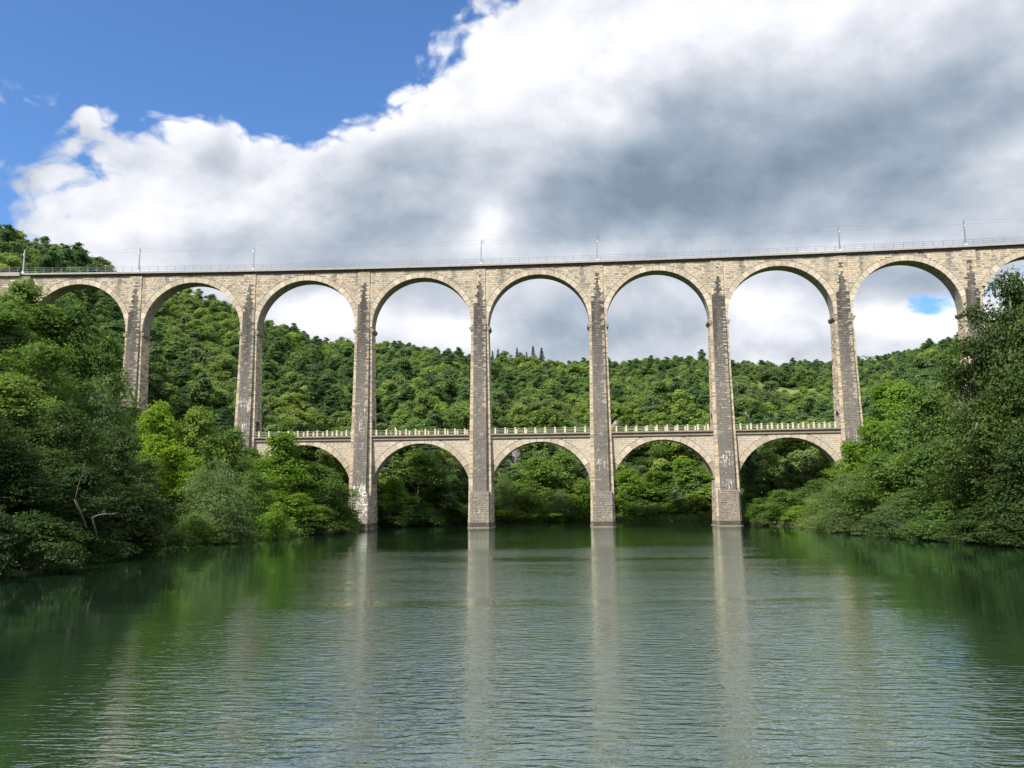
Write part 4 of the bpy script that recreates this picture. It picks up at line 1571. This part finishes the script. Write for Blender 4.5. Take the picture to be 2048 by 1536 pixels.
BANK = [
    # px, top py, distance, crown half-width in px, kind, label, category, group
    (55, 556, 128, 78, 'mid_a', 'tall green tree topping the wooded bank, just below the abutment'),
    (150, 588, 132, 74, 'mid_b', 'rounded green tree beside the first arch, hiding its foot'),
    (-20, 600, 110, 90, 'mid_b', 'broad green tree at the picture edge under the abutment'),
    (215, 655, 134, 60, 'mid_a', 'green tree filling the bottom of the first great arch'),
    (95, 668, 104, 84, 'mid_b', 'leafy tree below the tall crown on the wooded bank'),
    (205, 738, 108, 86, 'willow_a', 'grey-green feathery tree hiding the foot of the first pier'),
    (20, 742, 88, 92, 'mid_a', 'leafy tree high on the shaded bank at the picture edge'),
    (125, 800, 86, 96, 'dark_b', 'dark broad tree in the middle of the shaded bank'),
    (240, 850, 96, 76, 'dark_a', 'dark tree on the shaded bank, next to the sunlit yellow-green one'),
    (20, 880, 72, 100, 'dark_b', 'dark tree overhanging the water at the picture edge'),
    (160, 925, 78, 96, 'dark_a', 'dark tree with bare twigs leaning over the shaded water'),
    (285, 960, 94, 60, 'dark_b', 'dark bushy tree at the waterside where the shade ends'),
    (322, 800, 128, 58, 'bright_a', 'sunlit yellow-green tree below the first pier'),
    (400, 808, 132, 66, 'mid_a', 'rounded mid-green tree between the first and second pier'),
    (468, 842, 138, 52, 'mid_b', 'green tree against the foot of the second pier'),
    (350, 888, 116, 56, 'bright_b', 'yellow-green tree half hidden behind the tall grey-green willow'),
    (432, 908, 112, 76, 'willow_a', 'tall grey-green willow standing over the water before the second pier'),
    (505, 935, 124, 46, 'mid_a', 'dull green tree between the willow and the bright pointed tree'),
    (566, 862, 141, 66, 'bright_b', 'bright green pointed tree rising in front of the road railing'),
    (528, 950, 134, 44, 'bright_a', 'low bright green tree at the foot of the pointed one'),
    (636, 925, 146, 62, 'mid_a', 'rounded green tree in front of the first road arch'),
    (682, 962, 150, 38, 'mid_b', 'green tree against the stained third pier'),
    (600, 985, 136, 50, 'bright_a', 'fresh green bushy tree over the water below the road arch'),
    (70, 1020, 64, 84, 'shrub_d', 'dark bush hanging over the water in the deepest shade'),
    (-30, 1000, 60, 80, 'shrub_d', 'dark bush at the water edge, cut by the picture edge'),
    (190, 1045, 78, 70, 'shrub_d', 'dark low bush at the water below the bare twigs'),
    (305, 1035, 98, 52, 'shrub_d', 'dark low bush at the water before the willow'),
    (390, 1025, 106, 46, 'shrub_a', 'green waterside bush at the foot of the tall willow'),
    (470, 1020, 113, 44, 'willow_b', 'greyish waterside bush beyond the tall willow'),
    (555, 1003, 121, 30, 'shrub_b', 'small bright lime-green bush at the water edge'),
    (640, 1012, 138, 48, 'shrub_d', 'dark waterside bush below the first road arch'),
    (690, 1012, 150, 30, 'shrub_a', 'low green bush in front of the lime-streaked pier foot'),
    # far side of the bridge, seen under the road arches
    (640, 842, 192, 60, 'mid_b', 'green tree behind the first stretch of road railing'),
    (575, 838, 188, 50, 'mid_a', 'green tree behind the railing where the road leaves the second pier'),
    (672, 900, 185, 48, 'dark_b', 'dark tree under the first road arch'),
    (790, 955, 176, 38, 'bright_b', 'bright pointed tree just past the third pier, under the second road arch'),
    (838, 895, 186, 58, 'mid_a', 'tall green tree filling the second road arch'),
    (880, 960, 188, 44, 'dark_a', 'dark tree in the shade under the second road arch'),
    (935, 950, 196, 34, 'mid_b', 'light green tree beside the fourth pier, under the second road arch'),
    (850, 1005, 182, 42, 'shrub_a', 'leafy waterside bush under the second road arch'),
    (915, 1015, 192, 36, 'shrub_a', 'green waterside bush beside the fourth pier'),
    (785, 1010, 175, 34, 'shrub_d', 'dark bush hugging the third pier'),
    (893, 905, 206, 36, 'dry', 'dry brownish-grey tree high in the second road arch'),
    (1008, 940, 206, 32, 'willow_a', 'slender grey-green tree at the edge of the third road arch'),
    (1072, 905, 212, 52, 'mid_b', 'tall green tree beside the pale rock in the third road arch'),
    (1128, 895, 214, 56, 'mid_b', 'broad green tree filling the third road arch'),
    (1050, 975, 207, 42, 'willow_b', 'grey-green tree over the water in the third road arch'),
    (1120, 975, 208, 44, 'willow_a', 'pale willow trailing over the water in the third road arch'),
    (1165, 960, 208, 34, 'bright_a', 'bright tree beside the fifth pier in the third road arch'),
    (1095, 1015, 205, 34, 'shrub_b', 'light green waterside bush in the third road arch'),
    (1010, 1010, 205, 30, 'shrub_b', 'bright waterside bush next to the fourth pier'),
    (1258, 935, 210, 42, 'bright_a', 'yellow-green tree beside the fifth pier in the fourth road arch'),
    (1310, 940, 211, 46, 'bright_b', 'yellow-green tree in the middle of the fourth road arch'),
    (1370, 915, 213, 52, 'bright_b', 'bright green tree beside the sixth pier in the fourth road arch'),
    (1330, 885, 222, 50, 'mid_b', 'green tree high in the crown of the fourth road arch'),
    (1285, 1000, 208, 40, 'shrub_a', 'green waterside bush in the fourth road arch'),
    (1350, 1000, 208, 40, 'shrub_b', 'yellower waterside bush in the fourth road arch'),
    (1405, 985, 207, 34, 'bright_a', 'fresh green tree leaning over the water by the sixth pier'),
    (1510, 885, 186, 46, 'mid_a', 'green tree high in the last road arch'),
    (1575, 880, 190, 52, 'dark_b', 'dark tree shaded by the viaduct in the last road arch'),
    (1640, 900, 180, 46, 'mid_b', 'olive tree beside the seventh pier in the last road arch'),
    (1545, 950, 178, 46, 'dark_a', 'dark tree low in the last road arch'),
    (1500, 985, 168, 30, 'shrub_b', 'pale green bush beside the foot of the sixth pier'),
    (1560, 1005, 166, 34, 'shrub_d', 'dark waterside bush in the last road arch'),
    (1522, 995, 160, 34, 'shrub_a', 'green bush on the point of land past the sixth pier'),
    (1560, 975, 157, 38, 'mid_b', 'green tree on the point of land under the last road arch'),
    (1600, 1010, 151, 34, 'shrub_b', 'fresh low bush at the tip of the willows'),
    (1535, 1022, 157, 28, 'willow_b', 'small grey bush touching the water past the sixth pier'),
    (1670, 1015, 126, 50, 'willow_b', 'low willow bush in front of the large willow'),
    (1760, 1022, 112, 50, 'willow_b', 'low trailing willow at the waterline between both willows'),
    (1850, 1030, 101, 50, 'shrub_a', 'low green bush at the waterline past the lower willow'),
    (1930, 1035, 93, 50, 'shrub_d', 'low dark bush touching the water before the last ones'),
    (2010, 1035, 86, 56, 'shrub_d', 'low dark bush touching the water near the picture edge'),
    # the other bank
    (1590, 985, 158, 34, 'bright_b', 'fresh green bush at the water between last arch and willows'),
    (1640, 955, 150, 44, 'mid_a', 'green tree in front of the foot of the seventh pier'),
    (1738, 832, 144, 50, 'bright_a', 'brilliant green tree hiding the foot of the seventh pier'),
    (1800, 762, 138, 62, 'bright_b', 'tall fresh green tree, highest of the sunlit ones on this bank'),
    (1775, 760, 196, 52, 'bright_a', 'yellowish tree behind the seventh pier'),
    (1850, 768, 124, 80, 'mid_a', 'broad green tree between the sunlit ones and the dark tall tree'),
    (1698, 880, 148, 38, 'bright_b', 'bright green tree against the masonry of the seventh pier'),
    (1700, 940, 128, 78, 'willow_a', 'large rounded grey-green willow at the water'),
    (1812, 985, 110, 70, 'willow_b', 'second grey-green willow, lower and nearer than the large one'),
    (1630, 985, 140, 36, 'willow_b', 'small grey-green willow bush at the far end of the willows'),
    (1760, 900, 122, 66, 'mid_b', 'green tree rising behind the large willow'),
    (1880, 870, 108, 84, 'mid_a', 'dull green tree behind the lower willow'),
    (1930, 668, 104, 78, 'airy', 'loose airy tree with pale branches reaching towards the last arch'),
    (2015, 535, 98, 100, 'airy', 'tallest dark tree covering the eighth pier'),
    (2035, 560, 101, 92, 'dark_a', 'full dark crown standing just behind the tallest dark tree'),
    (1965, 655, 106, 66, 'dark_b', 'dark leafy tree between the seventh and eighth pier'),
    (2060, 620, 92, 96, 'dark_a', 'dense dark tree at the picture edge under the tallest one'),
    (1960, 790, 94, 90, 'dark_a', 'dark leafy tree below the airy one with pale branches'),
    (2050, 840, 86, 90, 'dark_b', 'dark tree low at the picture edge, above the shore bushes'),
    (1900, 985, 100, 58, 'shrub_a', 'green waterside bush next to the lower willow'),
    (1975, 1000, 92, 62, 'shrub_d', 'dark waterside bush at the shore, next to last'),
    (2050, 985, 86, 70, 'shrub_d', 'last dark waterside bush, cut by the picture edge'),
]
for q, (px, py, Yd, rp, kd, lab) in enumerate(BANK):
    top = at(px, py, Yd)
    cm, tm, h0, r0 = PROTO[kd]
    gz = max(float(terrain(top.x, top.y)), 0.05)
    rad = rp * Yd / FPX
    hh = max(top.z - gz, rad * 0.8)
    bush = kd.startswith(('shrub', 'willow'))
    e = empty('riverside_bush' if kd.startswith('shrub') else 'riverside_tree', (top.x, top.y, gz), (q * 2.399) % 6.283)
    e.scale = (rad / r0 * 1.08, rad / r0 * 1.08, hh / h0)
    tag(e, lab, 'bush' if kd.startswith('shrub') else 'tree', 'trees and bushes along the banks')
    link('crown', cm, e)
    link('trunk', tm, e)

# smaller trees filling the banks between and behind those
ENV_X = np.array([-200, 0, 130, 225, 250, 300, 430, 500, 530, 560, 620, 680, 715, 725, 1640, 1690, 1740, 1800, 1850, 1900, 2048, 2300])
ENV_Y = np.array([560, 575, 600, 660, 760, 815, 830, 865, 940, 930, 950, 985, 1050, 2000, 2000, 900, 860, 800, 780, 740, 640, 600])


def fill_banks():
    rng = np.random.default_rng(23)
    sp = 6.0
    gx, gy = np.meshgrid(np.arange(-190, 150, sp), np.arange(44, 200, sp))
    x = gx.ravel() + rng.uniform(-0.45, 0.45, gx.size) * sp
    y = gy.ravel() + rng.uniform(-0.45, 0.45, gx.size) * sp
    z = terrain(x, y)
    yl = np.interp(x, LX, LY)
    keep = (z > 1.5) & (y < yl - 4.5) & ~(x > 130)
    x, y, z = x[keep], y[keep], z[keep]
    px, _ = project(np.stack([x, y, z], -1))
    env = np.interp(px, ENV_X, ENV_Y)
    hgt = rng.uniform(6.0, 10.5, len(x))
    for _ in range(4):
        _, ty_ = project(np.stack([x, y, z + hgt], -1))
        hgt = np.where(ty_ < env + 8, hgt * 0.8, hgt)
    _, ty_ = project(np.stack([x, y, z + hgt], -1))
    keep = (hgt > 2.6) & (ty_ > env) & (px > -260) & (px < 2320)
    return x[keep], y[keep], z[keep], hgt[keep], px[keep], ty_[keep], rng


fx, fy, fz, fh, fpx, fty, frng = fill_banks()
FILL_KEYS = ['mid_a', 'mid_b', 'dark_b', 'bright_a']
f_kind = np.where((fpx < 290) & (fy < 112), 2, np.where((fpx > 1880), frng.choice([2, 2, 0], len(fx)), frng.choice([0, 1, 3, 0, 1], len(fx))))  # near-bank infill takes the dark leaves that stand for shade
f_rot = frng.uniform(0, 6.28, len(fx))
f_sc = np.array([fh[k] / PROTO[FILL_KEYS[f_kind[k]]][2] for k in range(len(fx))])
f_sr = f_sc * frng.uniform(1.0, 1.3, len(fx))
# silhouettes, near to far, together with the trees placed above
cand = [(math.hypot(*at(b[0], b[1], b[2]).xy), b[0], b[1], b[3], -1) for b in BANK] + \
       [(math.hypot(fx[k], fy[k]), fpx[k], fty[k], 4.4 * f_sr[k] * FPX / math.hypot(fx[k], fy[k]), k) for k in range(len(fx))]
sl = np.full(2700, 1110.0)
f_show = np.zeros(len(fx))
for d_, px_, py_, rp_, k in sorted(cand):
    a, b = int(px_ - rp_ * 0.75) + 300, int(px_ + rp_ * 0.75) + 300
    a, b = max(a, 300), min(b, 2348)
    if b <= a:
        continue
    seg = sl[a:b]
    if k >= 0:
        f_show[k] = np.clip(seg - py_, 0, None).mean() * (b - a)
    sl[a:b] = np.minimum(seg, py_ + rp_ * 0.3)
f_named = set()
count = {}
for k in np.argsort(-f_show):
    if f_show[k] < 220 or len(f_named) >= 70:
        break
    near = min((b for b in BANK), key=lambda b: abs(b[0] - fpx[k]) + abs(b[1] - fty[k]))
    w_ = near[5].split()
    cut = next((q for q, w in enumerate(w_) if w.strip(',') in ('tree', 'willow', 'bush')), 2)
    core = ' '.join(w_[:min(cut + 5, 9)]).strip(',')
    cnt = count[near[5]] = count.get(near[5], 0) + 1
    key = FILL_KEYS[f_kind[k]]
    cm, tm, h0, r0 = PROTO[key]
    e = empty('riverside_tree', (fx[k], fy[k], fz[k]), f_rot[k])
    e.scale = (f_sr[k], f_sr[k], f_sc[k])
    tone = {'mid_a': 'green', 'mid_b': 'green', 'dark_b': 'dark', 'bright_a': 'bright'}[key]
    side_ = 'beside' if abs(fpx[k] - near[0]) > near[3] * 0.6 else ('above' if fty[k] < near[1] else 'behind')
    tag(e, f"{'' if cnt == 1 else ORD[cnt - 1] + ' '}smaller {tone} tree {side_} the {core}", 'tree', 'smaller trees filling the banks')
    link('crown', cm, e)
    link('trunk', tm, e)
    f_named.add(int(k))
f_rest = np.array([k for k in range(len(fx)) if k not in f_named])
forest_mass()

# undergrowth closing the banks down to the water
def undergrowth():
    rng = np.random.default_rng(77)
    P, N, v = [], [], []
    n = 500000
    x = rng.uniform(-120, 110, n)
    y = rng.uniform(45, 235, n)
    z = terrain(x, y)
    ok = (z > 0.02) & (z < 22) & (rng.uniform(0, 1, n) < np.where(z < 2.2, 1.0, 0.10))
    vx, vy = project(np.stack([x, y, z + 1], -1))
    ok &= (vx > -150) & (vx < 2200)
    x, y, z = x[ok], y[ok], z[ok]
    m = len(x)
    k = 4
    hgt = rng.uniform(0.2, 1.3, m)
    base = np.stack([x, y, z], -1)
    off = rng.normal(0, 0.35, (m, k, 3)) * np.array([1, 1, 0.5])
    pts = base[:, None] + off + np.stack([np.zeros((m, k)), np.zeros((m, k)), hgt[:, None] * rng.uniform(0.3, 1, (m, k))], -1)
    pts = pts.reshape(-1, 3)
    pts[:, 2] = np.maximum(pts[:, 2], 0.06)
    o = link('undergrowth', leaves_mesh('undergrowth', pts, np.tile([[0, -0.3, 0.8]], (len(pts), 1)), 0.2, M_LEAF_MID, rng, rng.uniform(0, 1, len(pts)), 0.5))
    tag(o, 'low green undergrowth covering the river banks under the trees', 'undergrowth', kind='stuff')


undergrowth()

# ------------------------------------------------------------------ rock faces and the meadow
def rock(px, py, Yd, w, h, seed, label):
    rng = np.random.default_rng(seed)
    c = at(px, py, Yd)
    for Yq in np.arange(198, 330, 0.5):          # first ground along that line of sight
        q = at(px, py + 12, Yq)
        if float(terrain(q.x, q.y)) > q.z:
            c = at(px, py, Yq)
            break
    n, m = 26, 20
    V = []
    ph = rng.uniform(0, 6, 8)
    for j in range(m + 1):
        for i in range(n):
            a = 2 * math.pi * i / n
            t = j / m
            prof = (1 - 0.35 * t ** 2) * (1.0 if j < m else 0.0)
            d = 1 + 0.16 * math.sin(3 * a + ph[0] + 2 * t) + 0.12 * math.sin(5 * a + ph[1] + 5 * t) + 0.09 * math.sin(9 * t + ph[2] + a) + rng.normal(0, 0.045)
            V.append((w / 2 * math.cos(a) * prof * d, w / 2 * 0.8 * math.sin(a) * prof * d, h * t + 0.08 * h * math.sin(2 * a + ph[3]) * t))
    F = [(j * n + i, j * n + (i + 1) % n, (j + 1) * n + (i + 1) % n, (j + 1) * n + i) for j in range(m) for i in range(n)]
    o = link('rock_outcrop', mesh_np('rock_outcrop', np.array(V), np.array(F), M_ROCK), None, (c.x, c.y, c.z - h / 2))
    tag(o, label, 'rock', 'limestone rocks on the far bank')


rock(1026, 930, 214, 5.0, 12.0, 1, 'pale limestone rock face beside the fourth pier in the third road arch')
rock(1238, 862, 224, 4.6, 5.5, 2, 'grey rock outcrop behind the railing next to the fifth pier')
rock(1492, 848, 218, 4.0, 6.0, 3, 'pale streaked rock behind the railing next to the sixth pier')
rock(1555, 850, 222, 2.6, 4.0, 4, 'small pale rock behind the last stretch of road railing')


def meadow():
    ths = np.linspace(0.278, 0.372, 24)
    rs_ = np.linspace(316, 366, 16)
    T_, Rr = np.meshgrid(ths, rs_)
    X = Rr * np.sin(T_)
    Y = Rr * np.cos(T_)
    Z = terrain(X, Y) + 0.7
    n = len(ths)
    i = (np.arange(len(rs_) - 1)[:, None] * n + np.arange(n - 1)[None]).ravel()
    F = np.stack([i, i + 1, i + n + 1, i + n], -1)
    o = link('meadow', mesh_np('meadow', np.stack([X, Y, Z], -1).reshape(-1, 3), F, M_GRASS, True))
    tag(o, kind='structure')


meadow()


def dead_branch(px, py, Yd, length, lean, seed, label):
    """bare pale limb with side twigs reaching out of the shaded foliage"""
    rng = np.random.default_rng(seed)
    a = at(px, py, Yd)
    d = Vector((math.cos(lean), -0.35, math.sin(lean))).normalized()
    mb = MB()
    pts = [a + d * length * t + Vector((0, 0, 0.10 * length * math.sin(t * 2.5))) + Vector(rng.normal(0, 0.03 * length, 3)) * t for t in (0, 0.25, 0.5, 0.75, 1.0)]
    mb.tube(pts, [0.045, 0.036, 0.027, 0.018, 0.008], 6)
    for q in range(6):
        t = rng.uniform(0.25, 0.95)
        k = min(3, int(t * 4))
        b = pts[k].lerp(pts[k + 1], t * 4 - k)
        e = b + Vector((d.x * 0.5 + rng.normal(0, 0.4), -0.2 + rng.normal(0, 0.3), 0.5 + rng.normal(0, 0.35))) * length * rng.uniform(0.15, 0.35)
        mb.tube([b, b.lerp(e, 0.5) + Vector((0, 0, 0.05)), e], [0.016, 0.011, 0.005], 6)
    # the butt end runs back into the bank
    mb.tube([a, a + Vector((-0.4 * d.x, 1.2, -0.9)), a + Vector((-0.6 * d.x, 2.6, -2.4))], [0.075, 0.09, 0.10], 6)
    tag(mb.build('dead_branch', M_PALEBARK, smooth=True), label, 'branch', 'bare dead branches')


dead_branch(150, 1000, 71.5, 3.2, 1.15, 1, 'upright bare pale branch standing out of the shaded bank')
dead_branch(185, 1035, 73.5, 2.4, 0.05, 2, 'short bare branch reaching flat out of the shaded bank')
dead_branch(1955, 845, 86.5, 4.2, 2.35, 4, 'long bare pale limb arching through the dark tree')
dead_branch(1395, 1050, 201.0, 2.8, 0.4, 6, 'fallen pale branch lying at the water past the sixth pier')
